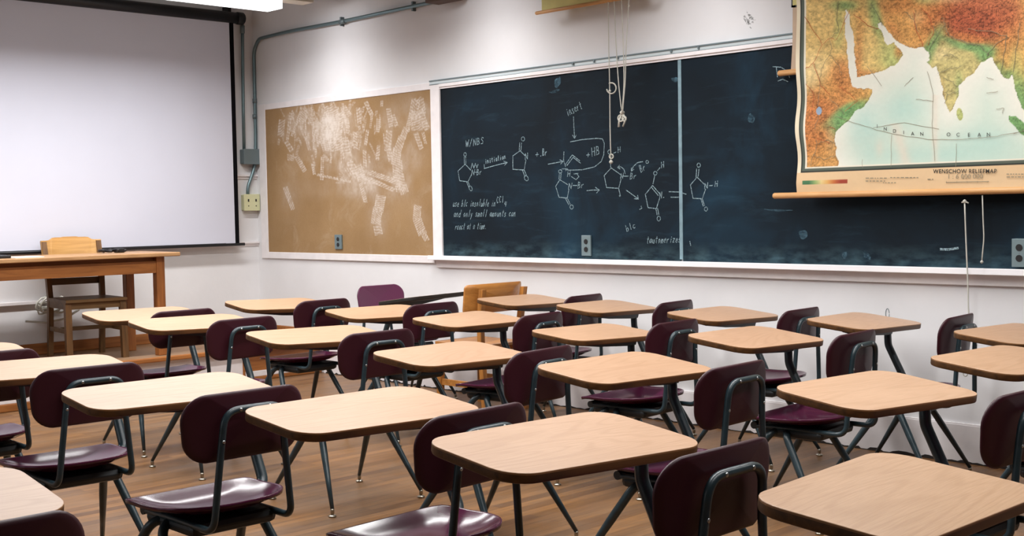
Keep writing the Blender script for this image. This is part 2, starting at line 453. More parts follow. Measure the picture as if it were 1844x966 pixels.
def make_desk():
    root = thing('student_desk', 'desk', 'desk')
    dt = desktop_mesh().build('desktop', [M['top'], M['edge_lip'], M['edge'], M['under']], root)
    dt.location = (-.19, 0, .745); dt.rotation_euler = (ROLLT, TILT, 0)
    b = MB(); y0, y1 = .30, -.16        # tapered arm under the top
    def arm(y, h): return [(-.225, y, .7285 - .018 * (y / .3)), (-.155, y, .7205 - .018 * (y / .3)), (-.17, y, .7205 - h), (-.21, y, .7285 - h)]
    secs = [[b.bm.verts.new(p) for p in arm(y, h)] for y, h in ((.30, .066), (.24, .066), (.0, .048), (-.19, .024))]
    for a, c in zip(secs, secs[1:]):
        for k in range(4): b.bm.faces.new([a[k], a[(k + 1) % 4], c[(k + 1) % 4], c[k]])
    b.bm.faces.new(secs[0]); b.bm.faces.new(list(reversed(secs[-1])))
    b.build('support_arm', M['steel_dark'], root)
    b = MB(); b.tube(bend([(-.188, .28, .716), (-.183, .28, .60), (-.086, .28, .405), (-.06, .20, .388), (-.03, .10, .388)], [.016, .03, .04], 6), .0185, 14)
    b.build('support_post', M['steel'], root)
    seat_mesh().build('seat', M['shell'], root)
    b = MB(); b.bx((-.10, -.15, .348), (.20, .15, .394), bev=.02); b.tube([(-.112, -.15, .388), (-.112, .15, .388)], .016, 12)
    b.build('seat_pan', M['steel_dark'], root)
    back_mesh().build('backrest', [M['back'], M['back_front']], root)
    pts = [(-.10, .14, .386), (.30, .135, .386), (.3085, .108, .63), (.319, .098, .742)]
    full = pts + [(x, -y, z) for x, y, z in reversed(pts)]
    b = MB(); b.tube(bend(full, [.045, .2, .05, .05, .2, .045], 7), .0108, 12)
    fr = b.build('back_frame', M['steel'], root)
    for (y, z) in ((.05, .742), (-.05, .742), (.105, .652), (-.105, .652)):
        b = MB(); x = .3085 + (z - .63) * .094 + .0095
        b.lathe([(.0055, 0), (.005, .0018), (.0025, .003)], (x, y, z), 'X', 10); b.build('bolt', M['rivet'], fr)
    for sx in (-1, 1):
        for sy in (-1, 1):
            path = bend([(.02 + .01 * sx, sy * .07, .374), (.012 + .03 * sx, sy * .165, .376), (.24 * sx, sy * .245, .034)], .07, 8)
            L_ = len(path); rad = []
            zt = path[9].z
            for p in path:
                rad.append(.0135 if p.z > .2 else .0135)
            path2 = path[:-1] + [path[-2].lerp(path[-1], q) for q in (.3, .62, 1.)]
            rad = [.0155] * (len(path) - 1) + [.0155, .0122, .0085]
            b = MB(); b.tube(path2, rad, 12); lg = b.build('leg', M['steel'], root)
            b = MB(); b.lathe([(.0078, .036), (.009, .03), (.0085, .016), (.006, .012), (.006, .008), (.0165, .0075), (.0175, .004), (.016, 0)], (.24 * sx, sy * .245, 0), 'Z', 14)
            b.build('glide', M['chrome'], lg)
    return root

FIT = {"A0": [-1.2349, 2.309, 0.1067, 0.0008, -0.0042, -0.0095], "A1": [-2.1405, 2.2754, -0.0028, 0.0056, 0.0011, 0.0223], "A2": [-2.9535, 2.2525, 0.0411, -0.0028, 0.0075, 0.0158], "A3": [-3.7813, 2.0662, -0.0113, -0.0116, 0.0155, -0.0225], "A4": [-4.7634, 2.0414, -0.0401, -0.0132, 0.0012, -0.0087], "A5": [-5.4858, 1.9788, -0.0143, 0.0036, 0.0003, 0.0005], "Z": [-2.7105, 0.8196, 0.007, -0.0012, 0.0021, -0.0092], "B0": [-1.9766, 3.541, -0.0407, 0.0047, 0.0006, -0.0025], "B1": [-2.9608, 3.4702, 0.0408, 0.0072, 0.0057, -0.0064], "B2": [-3.8135, 3.3644, 0.1159, 0.0025, 0.0011, -0.0435], "B3": [-4.9068, 3.4833, -0.0251, 0.0017, -0.0044, -0.0023], "B4": [-6.0485, 3.4654, 0.0259, 0.0074, 0.0014, -0.0055], "B5": [-6.8213, 3.5707, -0.0092, 0.0033, 0.0043, -0.0007], "Cm": [-1.9671, 4.5217, -0.0258, -0.0005, 0.0033, -0.0083], "C0": [-3.1767, 4.6249, 0.0694, 0.0104, 0.0001, -0.0209], "C1": [-3.8944, 4.4024, 0.0661, -0.0094, -0.0073, -0.0102], "C2": [-4.9283, 4.4869, 0.1417, -0.0031, 0.0099, -0.0674], "C3": [-5.7343, 4.5196, 0.0112, 0.0065, 0.0042, -0.0002], "C4": [-6.7767, 4.5058, 0.0068, 0.0117, -0.0119, 0.0029], "Dm": [-2.3185, 5.4325, -0.06, -0.006, 0.005, -0.025], "D0": [-3.1798, 5.5718, 0.0997, 0.0032, -0.0005, -0.0344], "D1": [-3.9994, 5.5104, 0.0643, -0.0062, 0.0043, -0.0366], "D2": [-4.8609, 5.5351, 0.1155, -0.0008, 0.0004, -0.0562], "D3": [-5.6481, 5.6295, 0.1127, -0.0019, 0.0027, -0.0601]}
KS = .575 / .595
ZOFF = {'C1': -.03, 'C3': -.025}       # tops set lower on their posts
LAB = {
 'A0': 'student desk whose oak top is cut off by the bottom right corner of the photo',
 'A1': 'student desk with the large whole oak top at the bottom centre of the photo',
 'A2': 'student desk third from the right in the nearest row, before the large whole top',
 'A3': 'student desk fourth from the right in the nearest row, whole glossy maroon seat in view',
 'A4': 'student desk in the nearest row with its oak top cut by the left frame edge',
 'A5': 'student desk at far left of the nearest row, only one rounded top corner showing',
 'Z': 'student desk in the bottom left corner, rounded top above a cropped maroon seat back',
 'B0': 'student desk first from the right in the second row from the camera',
 'B1': 'student desk second from the right in the second row from the camera',
 'B2': 'student desk third from the right in the second row from the camera',
 'B3': 'student desk fourth from the right in the second row, before the platform end',
 'B4': 'student desk fifth from the right in the second row, purple seat by the platform edge',
 'B5': 'student desk last on the left of the second row, before the teacher chair legs',
 'Cm': 'student desk first from the right in the third row, near the right frame edge',
 'C0': 'student desk second from the right in the third row from the camera',
 'C1': 'student desk third from the right in the third row from the camera',
 'C2': 'student desk fourth from the right in the third row, before the honey wood chair',
 'C3': 'student desk fifth from the right in the third row, before the backward maroon chair',
 'C4': 'student desk last on the left of the third row, below the tan pinboard',
 'Dm': 'student desk first from the right in the wall row, cut by the right frame edge',
 'D0': 'student desk second from the right in the wall row, shadow on the wall behind',
 'D1': 'student desk third from the right in the wall row, below the blackboard seam',
 'D2': 'student desk fourth from the right in the wall row, under the blackboard',
 'D3': 'student desk fifth from the right in the wall row, right behind the honey wood chair',
}
POS = {}
proto = make_desk()
for i, k in enumerate(FIT):
    q = FIT[k]; x, y = q[0] * KS, q[1] * KS; psi = q[2]
    if k == 'A5': x -= .07
    if k == 'C1': x, y = -3.97, 4.44
    if k == 'C3': x, y = x * 1.04, y * 1.04
    root = proto if i == 0 else copy_tree(proto)
    root.location = (x + .19 * math.cos(psi), y + .19 * math.sin(psi), 0); root.rotation_euler = (0, 0, psi)
    root['label'] = LAB[k]; root['group'] = 'student desks with maroon seats'; root['category'] = 'desk'
    for ch in root.children:
        if ch.name.startswith('desktop'):
            sc = 1 + q[5] * .8; ch.scale = (sc, sc, 1)
            ch.rotation_euler = (ROLLT + q[4], TILT + q[3], 0); ch.location.z = .745 + ZOFF.get(k, 0)
        if k in ZOFF and ch.name.split('.')[0] in ('support_arm', 'support_post'): ch.location.z = ZOFF[k]
    POS[k] = (x, y)
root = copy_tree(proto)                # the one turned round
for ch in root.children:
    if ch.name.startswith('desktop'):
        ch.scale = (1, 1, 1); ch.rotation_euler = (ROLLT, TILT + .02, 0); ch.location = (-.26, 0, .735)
        ch.data = ch.data.copy(); ch.data.materials[1] = M['edge_shade']; ch.data.materials[2] = M['edge_shade']  # edge and lip take the painted shade colour
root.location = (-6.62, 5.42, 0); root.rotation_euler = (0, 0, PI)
root['label'] = 'student desk turned round, maroon seat facing the camera and dark underside of its top showing'
# ------------------------------------------------------------------ pendant lamp by the front wall and the light of the other rows
LZ = 2.838
LY = 3.42
lamp = thing('pendant_lamp', 'long white fluorescent lamp hanging above the projection screen', 'lamp', (-7.9, LY, LZ))
b = MB(); b.box((0, 0, .035), (.2, 3.72, .068), bev=.004); b.build('lens', M['tube'], lamp)
b = MB(); b.box((0, .11, .108), (.15, 4.1, .06), bev=.004); b.build('housing', M['beige'], lamp)
for y in (-1.5, 1.5):
    b = MB(); b.tube([(0, y, .13), (0, y, ZC - LZ)], .008, 8); b.build('stem', M['white_metal'], lamp)
for x, pw in ((-7.9, .8), (-6.1, .85), (-4.3, .68), (-2.5, .68), (-.7, .4)):
    L = bpy.data.lights.new('fluorescent', 'AREA'); L.shape = 'RECTANGLE'; L.size = .2; L.size_y = 3.7
    L.energy = LAMP_W * pw; L.color = (1.0, .99, .985); L.spread = math.radians(158)
    o = bpy.data.objects.new('fluorescent', L); COL.objects.link(o); o.location = (x, LY, LZ - .012)
    L = bpy.data.lights.new('fluorescent_end', 'AREA'); L.shape = 'RECTANGLE'; L.size = .2; L.size_y = .12
    L.energy = LAMP_W * .021 * pw; L.color = (.985, .98, 1.0); L.spread = math.radians(128)
    o = bpy.data.objects.new('fluorescent_end', L); COL.objects.link(o); o.location = (x, LY + 1.89, LZ + .03)
    o.rotation_euler = (math.radians(42), 0, 0)

# ------------------------------------------------------------------ front wall: screen, conduits, boxes
y1 = 5.66
scr = thing('projection_screen', 'large white pull-down projection screen with black border on the front wall', 'screen', (-9.1, 4.0, 1.06))
def loc(p, r): return tuple(a - c for a, c in zip(p, r.location))
b = MB(); y0 = 2.2
n = 24
g0 = [[b.bm.verts.new((.012 * math.sin((i / n) * 7) * (1 - k / 8) * .5, -1.8 + (y1 - 4.0 - .04 + 1.8) * i / n, 0 + 1.86 * k / 8)) for k in range(9)] for i in range(n + 1)]
for i in range(n):
    for k in range(8): b.bm.faces.new([g0[i][k], g0[i + 1][k], g0[i + 1][k + 1], g0[i][k + 1]]).smooth = True
b.build('fabric', M['screen'], scr)
b = MB(); b.bx((-.002, y1 - 4.0 - .04, .0), (.002, y1 - 4.0, 1.87)); b.bx((-.003, -1.8, -.004), (.003, y1 - 4.0, .008)); b.build('border', M['blackcloth'], scr)
b = MB(); b.tube([(0, -1.85, -.006), (0, y1 - 4.0 + .05, -.006)], .0125, 12); b.build('bottom_bar', M['black'], scr)
b = MB(); b.tube([(0, -1.9, 1.905), (0, 1.70, 1.905)], .047, 18)
b.lathe([(.05, 0), (.053, .01), (.053, .06), (.044, .07)], (0, 1.69, 1.905), 'Y', 18); b.build('case', M['black'], scr)
b = MB(); b.bx((-.1, 1.62, 1.94), (-.01, 1.65, 2.0)); b.tube([(0, 1.635, 1.95), (0, 1.635, 2.3)], .004, 6); b.build('bracket', M['black'], scr)

def path_pts(px, fn, off): return [fn(u, v, off) for u, v in px]
b = MB(); b.tube(bend([Fp(436, 24, .03), Fp(437, 100, .03), Fp(438, 190, .03), Fp(439.5, 272, .03)], .05), .0135, 10)
cd = tag(b.build('conduit', M['galv']), 'short vertical grey conduit running down beside the screen into a steel box', 'pipe')
b = MB(); b.tube([Fp(436.3, 46, .035), Fp(436.6, 60, .035)], .02, 10); b.build('coupling', M['galvbox'], cd)
p = Fp(446.5, 283, 0)
bx_ = thing('junction_box', 'square grey steel junction box on the front wall beside the screen', 'box', p)
b = MB(); b.box((.035, 0, 0), (.07, .165, .125), bev=.006); b.build('box_body', M['galvbox'], bx_)
b = MB(); b.box((.073, 0, 0), (.006, .172, .132), bev=.002); b.build('cover', M['galvbox'], bx_)
p = Fp(447.5, 365, 0)
bx2 = thing('outlet_box', 'cream two-gang outlet box at the foot of the bent conduit', 'outlet', p)
b = MB(); b.box((.025, 0, 0), (.05, .15, .135), bev=.005); b.build('box_body', M['cream'], bx2)
b = MB(); b.box((.053, 0, 0), (.006, .158, .142), bev=.002); b.build('cover_plate', M['cream'], bx2)
for yy in (-.035, .04):
    b = MB(); b.box((.057, yy, .018), (.004, .012, .022)); b.box((.057, yy, -.03), (.004, .008, .008)); b.build('socket', M['hole'], bx2)
pts = [Fp(446.2, 352, .03), Fp(446.4, 336, .03), Fp(459.5, 300, .03), Fp(460.5, 255, .03), Fp(457, 90, .03)]
corner = Fp(456.5, 76, .035)
pts += [Wp(466, 70, .03), Wp(520, 56.5, .03), Wp(620, 38, .03), Wp(760, 8, .03), Wp(900, -22, .03), Wp(1000, -45, .03)]
b = MB(); b.tube(bend(pts, [.08, .1, .2, .16, .04, .2, .3, .3, .3], 8), .0145, 12)
cp = tag(b.build('conduit', M['galv']), 'long grey conduit bending up the corner and along the top of the blackboard wall', 'pipe')
for u, v in ((616, 39), (745, 11.5)):
    q = Wp(u, v, .015); b = MB(); b.box(q, (.016, .034, .07)); b.build('pipe_strap', M['galvbox'], cp)
for (u0, v0, u1, v1) in ((612, 40, 622, 38),):
    b = MB(); b.tube([Wp(u0, v0, .03), Wp(u1, v1, .03)], .019, 12); b.build('coupling', M['galvbox'], cp)
for v in (178, 206):
    b = MB(); b.tube([Fp(458.6, v, .03), Fp(459, v + 8, .03)], .019, 12); b.build('coupling', M['galvbox'], cp)
q = Wp(800, -2, .125)
bb = thing('speaker_box', 'dark brown box high on the blackboard wall, mostly above the frame', 'box', q)
b = MB(); b.box((0, 0, .06), (.27, .13, .16), bev=.008); b.build('cabinet', M['brownbox'], bb)
b = MB(); b.box((0, -.067, .06), (.23, .006, .12)); b.build('grille', M['hole'], bb)
# surface raceway with a coil of cable, below the screen
b = MB(); b.bx((XW, 2.4, .655), (XW + .03, 4.02, .682), bev=.004)
tag(b.build('cable_raceway', M['trimw']), 'pale horizontal cable raceway low on the front wall behind the teacher chair', 'raceway')
q = Fp(92, 552, .05); random.seed(3)
b = MB()
for k in range(5):
    a0 = random.uniform(0, 6); rx, rz = random.uniform(.07, .13), random.uniform(.03, .06)
    b.tube([(q.x + .008 * k, q.y + rx * math.cos(a0 + t * .42), q.z + .02 * math.sin(a0 * 3 + k) + rz * math.sin(a0 + t * .42) + .02 * math.sin(t)) for t in range(15)], .007, 6)
b.tube([(q.x, q.y - .2, q.z - .1), (q.x + .02, q.y - .05, q.z - .12), (q.x + .02, q.y + .1, q.z - .1), (q.x, q.y + .22, q.z - .04)], .009, 6)
b.tube([(q.x, q.y, q.z), (XW + .006, q.y - .02, q.z + .08), (XW + .006, q.y - .02, .65)], .006, 6)
tag(b.build('cable_coil', M['cable']), 'loose coil of white cable hanging on the front wall behind the teacher chair', 'cable')

# ------------------------------------------------------------------ teacher table and what lies on it
TZ = P + .767
tb = thing('teacher_table', 'orange oak table on the platform in front of the screen', 'table', (-8.6, 3.7, P))
L_ = lambda p: (p[0] + 8.6, p[1] - 3.7, p[2] - P)
b = MB(); b.bx(L_((-8.91, 2.66, TZ - .03)), L_((-8.30, 4.655, TZ)), bev=.006); b.build('tabletop', M['oak_top'], tb)
b = MB(); b.bx(L_((-8.385, 2.85, TZ - .15)), L_((-8.362, 4.49, TZ - .062)), bev=.002); b.bx(L_((-8.43, 2.85, TZ - .064)), L_((-8.40, 4.49, TZ - .03)))
b.build('apron', M['oak'], tb)
b = MB(); b.bx(L_((-8.885, 2.85, TZ - .15)), L_((-8.863, 4.49, TZ - .03))); b.build('apron', M['oak'], tb)
b = MB(); b.bx(L_((-8.81, 4.51, TZ - .15)), L_((-8.42, 4.535, TZ - .03))); b.build('apron', M['oak'], tb)
for x0 in (-8.42, -8.90):
    for y0 in (2.79, 4.487):
        b = MB(); b.bx(L_((x0, y0, P)), L_((x0 + .066, y0 + .066, TZ - .03)), bev=.004); b.build('leg', M['oak_v'], tb)
b = MB(); b.bx((-8.62, 3.46, TZ), (-8.40, 3.66, TZ + .004)); 
tag(b.build('paper_sheet', M['paper']), 'white sheet of paper on the left of the teacher table', 'paper')
b = MB(); b.bx((-8.7, 3.1, TZ), (-8.42, 3.44, TZ + .022), bev=.006)
tag(b.build('folder', M['black']), 'dark folder at the left end of the teacher table', 'folder')
b = MB()
q0 = (-8.7, 4.21, TZ + .024)
b.tube([(q0[0] + .05 * math.sin(k * 1.3), q0[1] + .012 * k, q0[2] - .006 + .005 * math.sin(k * 2)) for k in range(17)], .011, 8)
b.box((q0[0] + .02, q0[1] + .15, TZ + .0175), (.05, .07, .034), bev=.008)
tag(b.build('cable', M['black']), 'black cable with a plug lying right of the chair crest on the teacher table', 'cable')

# teacher chair
ch = thing('teacher_chair', 'brown oak chair with a curved crest rail behind the teacher table', 'chair', (-8.72, 4.10, P), math.radians(-6))
def post(b, pts, w, d):
    for (p, q) in zip(pts, pts[1:]):
        p, q = Vector(p), Vector(q)
        vs = [b.bm.verts.new(c + Vector((sx * d / 2, sy * w / 2, 0))) for c in (p, q) for sx, sy in ((-1, -1), (1, -1), (1, 1), (-1, 1))]
        for f in ((0, 1, 2, 3), (7, 6, 5, 4), (0, 4, 5, 1), (1, 5, 6, 2), (2, 6, 7, 3), (3, 7, 4, 0)): b.bm.faces.new([vs[i] for i in f])
for sy in (-1, 1):
    b = MB(); post(b, [(-.235, sy * .195, 0), (-.19, sy * .195, .42), (-.21, sy * .2, .6), (-.275, sy * .205, .86)], .036, .042); b.build('rear_leg', M['chair_oak'], ch)
    b = MB(); post(b, [(.215, sy * .205, 0), (.2, sy * .2, .43)], .044, .044); b.build('front_leg', M['chair_oak'], ch)
    b = MB(); b.bx((-.17, sy * .2 - .011, .375), (.18, sy * .2 + .011, .425)); b.build('seat_rail', M['chair_oak_h'], ch)
    b = MB(); b.bx((-.18, sy * .2 - .009, .2), (.185, sy * .2 + .009, .232)); b.build('stretcher', M['chair_oak_h'], ch)
b = MB(); b.bx((.19, -.18, .375), (.212, .18, .425)); b.build('seat_rail', M['chair_oak_h'], ch)
b = MB(); b.bx((.0, -.19, .206), (.018, .19, .236)); b.build('stretcher', M['chair_oak_h'], ch)
b = MB(); ng = 12
def seatz(u, v): return .445 - .012 * (1 - (2 * v - 1) ** 2) * math.sin(PI * min(1, u * 1.1))
T = [[b.bm.verts.new((-.2 + .44 * i / ng, (-.215 + .43 * k / ng) * (1.0 + .04 * i / ng), seatz(i / ng, k / ng))) for k in range(ng + 1)] for i in range(ng + 1)]
Bt = [[b.bm.verts.new((v.co.x, v.co.y, .425)) for v in r] for r in T]
for G_ in (T, Bt):
    for i in range(ng):
        for k in range(ng): b.bm.faces.new([G_[i][k], G_[i + 1][k], G_[i + 1][k + 1], G_[i][k + 1]]).smooth = G_ is T
for k in range(ng):
    b.bm.faces.new([T[0][k], T[0][k + 1], Bt[0][k + 1], Bt[0][k]]); b.bm.faces.new([T[ng][k], T[ng][k + 1], Bt[ng][k + 1], Bt[ng][k]])
    b.bm.faces.new([T[k][0], T[k + 1][0], Bt[k + 1][0], Bt[k][0]]); b.bm.faces.new([T[k][ng], T[k + 1][ng], Bt[k + 1][ng], Bt[k][ng]])
b.build('seat', M['chair_oak_h'], ch)
b = MB(); b.bx((-.232, -.19, .535), (-.212, .19, .585)); b.build('back_rail', M['chair_oak_h'], ch)
b = MB(); ng = 20
def crest(i, front):
    v = -1 + 2 * i / ng; y = v * .225
    x = -.262 - .03 * (1 - v * v) + (.0 if front else -.022)
    zt = .868 + .022 * max(0, min(1, (.72 - abs(v)) / .14)) + (.004 if abs(v) < .3 else 0)
    return y, x, zt
rows = []
for i in range(ng + 1):
    y, xf, zt = crest(i, True); _, xb, _ = crest(i, False)
    rows.append([b.bm.verts.new(p) for p in ((xf + .03, y, .74), (xf, y, zt), (xb, y, zt), (xb + .03, y, .74))])
for r0, r1 in zip(rows, rows[1:]):
    for k in range(4): b.bm.faces.new([r0[k], r0[(k + 1) % 4], r1[(k + 1) % 4], r1[k]])
b.bm.faces.new(rows[0]); b.bm.faces.new(rows[-1])
b.build('crest_rail', M['chair_crest'], ch)

# honey wood chair by the wall row
wc = thing('wooden_chair', 'honey coloured wooden chair seen from behind by the blackboard wall', 'chair', (-5.955, 5.515, 0), 0)
for sy in (-1, 1):
    b = MB(); post(b, [(.235, sy * .18, 0), (.205, sy * .18, .43), (.2, sy * .18, .6), (.232, sy * .185, .805)], .034, .036); lg = b.build('rear_leg', M['birch_v'], wc)
    for z in (.715, .79):
        b = MB(); b.lathe([(.008, 0), (.007, .003), (.003, .005)], (.239 + (z - .79) * .16, sy * .184, z), 'X', 10); b.build('bolt', M['chair_oak'], lg)
    b = MB(); post(b, [(-.2, sy * .185, 0), (-.185, sy * .18, .43)], .036, .036); b.build('front_leg', M['birch_v'], wc)
    b = MB(); b.bx((-.18, sy * .18 - .01, .16), (.205, sy * .18 + .01, .2)); b.build('stretcher', M['birch'], wc)
    b = MB(); b.bx((-.18, sy * .18 - .01, .385), (.2, sy * .18 + .01, .43)); b.build('seat_rail', M['birch'], wc)
b = MB(); b.bx((-.197, -.165, .385), (-.177, .165, .43)); b.build('seat_rail', M['birch'], wc)
b = MB(); poly = rounded(np.array([(.235, .20), (-.24, .215), (-.24, -.215), (.235, -.20)]), .05)
rr = [.0001, .4, .7, .9, 1.]
top = [[b.bm.verts.new((p[0] * r, p[1] * r, .447 - .012 * (1 - r * r))) for p in poly] for r in rr]
bot = [[b.bm.verts.new((p[0] * r, p[1] * r, .432)) for p in poly] for r in rr]
for L2 in (top, bot):
    for a, c in zip(L2, L2[1:]):
        for k in range(len(poly)): b.bm.faces.new([a[k], a[(k + 1) % len(poly)], c[(k + 1) % len(poly)], c[k]]).smooth = L2 is top
    b.bm.faces.new(L2[0])
for k in range(len(poly)): b.bm.faces.new([top[-1][k], top[-1][(k + 1) % len(poly)], bot[-1][(k + 1) % len(poly)], bot[-1][k]])
b.build('seat', M['birch'], wc)
b = MB(); poly = rounded(np.array([(.252, .824), (-.252, .824), (-.247, .65), (.247, .65)]), .03)
def bp(p, r, t):
    y = p[0] * r; z = .745 + (p[1] - .745) * r
    z += .014 * (abs(y) / .25) ** 2 * (1 if z > .745 else -.6) * r
    return (.192 + (z - .745) * .16 - .075 * (y / .25) ** 2 + t, y, z)
rr = [.0001, .25, .5, .75, 1.]
A_ = [[b.bm.verts.new(bp(p, r, 0)) for p in poly] for r in rr]; B_ = [[b.bm.verts.new(bp(p, r, .014)) for p in poly] for r in rr]
for L2 in (A_, B_):
    for a, c in zip(L2, L2[1:]):
        for k in range(len(poly)): b.bm.faces.new([a[k], a[(k + 1) % len(poly)], c[(k + 1) % len(poly)], c[k]]).smooth = True
    b.bm.faces.new(L2[0])
for k in range(len(poly)): b.bm.faces.new([A_[-1][k], A_[-1][(k + 1) % len(poly)], B_[-1][(k + 1) % len(poly)], B_[-1][k]])
b.build('backrest', M['birch'], wc)
# ------------------------------------------------------------------ boards on the right wall
def board_mat(name):
    M_ = mat(name, (22, 40, 56), .7, spec=.18); g = G(M_)
    v = g.mapped((1, 1, 1))
    n1 = g.noise(v, 1.3, 5, .6, .6)
    c = g.ramp(n1, [(.30, (6, 15, 22)), (.55, (11, 27, 38)), (.8, (23, 52, 70))])
    v2 = g.mapped((1.2, 1, 7), (0, .5, 0)); n2 = g.noise(v2, 2.2, 6, .65, .4)
    c = g.mix(g.ramp(n2, [(.55, 0.), (.9, .22)]), c, (62, 98, 118))
    tc = g.n('ShaderNodeTexCoord'); sp = g.n('ShaderNodeSeparateXYZ'); g.l(tc.outputs['Object'], sp.inputs[0])
    n3 = g.noise(g.mapped((5, 1, 12)), 1.6, 5)
    # chalk dust gathered along the foot of the board
    mr = g.n('ShaderNodeMapRange'); mr.inputs['From Min'].default_value = .11; mr.inputs['From Max'].default_value = .015
    g.l(sp.outputs['Z'], mr.inputs['Value'])
    mu = g.n('ShaderNodeMath', operation='MULTIPLY'); g.l(mr.outputs[0], mu.inputs[0]); g.l(g.ramp(n3, [(.38, 0.), (.75, .28)]), mu.inputs[1])
    c = g.mix(mu.outputs[0], c, (104, 140, 150))
    g.l(c, g.b.inputs['Base Color'])
    return M_
M['slate'] = board_mat('slate_blackboard')
def chalk_mat(name, rgb, lo, hi, scale):
    M_ = mat(name, rgb, .95, spec=.05); g = G(M_)
    n = g.noise(g.mapped((1, 1, 1)), scale, 4, .7)
    g.l(g.ramp(n, [(lo, 0.), (hi, 1.)]), g.b.inputs['Alpha'])
    return M_
M['chalk'] = chalk_mat('chalk_line', (152, 176, 184), .30, .60, 190)
M['chalk_faint'] = chalk_mat('chalk_faint', (96, 132, 150), .38, .85, 26)
M['residue'] = chalk_mat('tape_residue', (226, 218, 210), .26, .66, 70)

zb1 = Wp(1228, 107.5).z; zb0 = Wp(1230, 467.5).z
xl = Wp(801.5, 440).x; xj = Wp(1228.5, 280).x; xr = .6
z_w0 = zb1 + .012; z_w1 = Wp(1228, 96.5).z; z_c1 = Wp(1228, 87).z
bd = thing('blackboard', 'long navy blackboard with white frame and chalk tray, full of chemistry sketches', 'blackboard', (xl, YW, zb0))
def LB(x, y, z): return (x - xl, y - YW, z - zb0)
pan = []
for (a, c) in ((xl - .01, xj - .012), (xj + .012, xr)):
    b = MB(); b.bx(LB(a, YW - .016, zb0 - .01), LB(c, YW, zb1 + .015)); pan.append(b.build('slate_panel', M['slate'], bd))
b = MB(); b.bx(LB(xj - .0125, YW - .02, zb0), LB(xj + .0125, YW - .004, zb1 + .01), bev=.003)
M['seam'] = mat('pale_blue_seam', (118, 144, 154), .6, noise=(20, .08))
b.build('seam_strip', M['seam'], bd)
xs0 = Wp(785.3, 440).x
b = MB(); b.bx(LB(xs0, YW - .03, zb0 - .03), LB(xl, YW, z_w1), bev=.004); b.build('frame_stile', M['trimw'], bd)
b = MB(); b.bx(LB(xl, YW - .026, zb1), LB(xr, YW, z_w0)); b.bx(LB(xl, YW - .034, z_w0), LB(xr, YW, z_w1), bev=.003); b.build('frame_rail', M['trimw'], bd)
xc0 = Wp(779, 150).x
b = MB(); b.bx(LB(xc0, YW - .03, z_w1 + .002), LB(xr, YW, z_c1 - .008)); M['rail'] = mat('pale_steel_rail', (196, 206, 208), .4, .3)
rl = b.build('map_rail', M['rail'], bd)
b = MB(); b.bx(LB(xc0, YW - .036, z_c1 - .008), LB(xr, YW, z_c1)); b.bx(LB(xc0, YW - .033, z_w1 - .002), LB(xr, YW, z_w1 + .003)); 
for u, v in ((1215, 90), (1264, 84), (1076, 108), (1038, 114), (1118, 103)):
    q = Wp(u, v); b.bx(LB(q.x - .006, YW - .038, z_c1 - .022), LB(q.x + .006, YW - .029, z_c1 - .004))
b.build('rail_edge', M['galvbox'], rl)
zt = Wp(1230, 480).z; ztl = Wp(1230, 496.5).z
b = MB(); b.bx(LB(xs0 - .01, YW - .075, zt + .004), LB(xr, YW, zt + .022), bev=.004); b.bx(LB(xs0 - .01, YW - .078, zt + .002), LB(xr, YW - .066, zt + .034), bev=.003)
b.build('chalk_tray', M['traylip'], bd)
b = MB(); b.bx(LB(xs0 + .02, YW - .02, ztl), LB(xr, YW, zt + .004), bev=.003); b.build('tray_apron', M['trimw'], bd)

# --- chalk strokes, drawn in the wall plane (u,v are places on the board seen in the photo)
class Chalk:
    def __init__(s, off=.0175): s.b = MB(); s.off = off
    def line(s, pts, w=.005, taper=False):
        P_ = [Wp(u, v, s.off) for u, v in pts]
        n = len(P_); Lf, Rt = [], []
        if not taper:                     # one small quad per stroke segment
            for p, q in zip(P_, P_[1:]):
                t = q - p
                if t.length < 1e-5: continue
                t.normalize(); nn = Vector((-t.z, 0, t.x)) * (w / 2); e = t * (w * .3)
                s.b.bm.faces.new([s.b.bm.verts.new(Vector(LB(*k))) for k in (p - e + nn, p - e - nn, q + e - nn, q + e + nn)])
            return
        for i, p in enumerate(P_):
            a = P_[max(0, i - 1)]; c = P_[min(n - 1, i + 1)]; t = (c - a)
            t = t.normalized() if t.length > 1e-6 else Vector((1, 0, 0))
            nn = Vector((-t.z, 0, t.x)) * (w / 2) * (math.sin(PI * (i + .35) / (n - .3)) if taper else 1)
            Lf.append(s.b.bm.verts.new(Vector(LB(*(p + nn))))); Rt.append(s.b.bm.verts.new(Vector(LB(*(p - nn)))))
        for i in range(n - 1):
            s.b.bm.faces.new([Lf[i], Rt[i], Rt[i + 1], Lf[i + 1]])
    def build(s, name, m_, parent): return s.b.build(name, m_, parent, recalc=False)
def arc(cx, cy, rx, ry, a0=0, a1=360, n=12, rot=0):
    out = []
    for k in range(n + 1):
        a = math.radians(a0 + (a1 - a0) * k / n); x, y = rx * math.cos(a), ry * math.sin(a)
        r = math.radians(rot); out.append((cx + x * math.cos(r) - y * math.sin(r), cy + x * math.sin(r) + y * math.cos(r)))
    return out
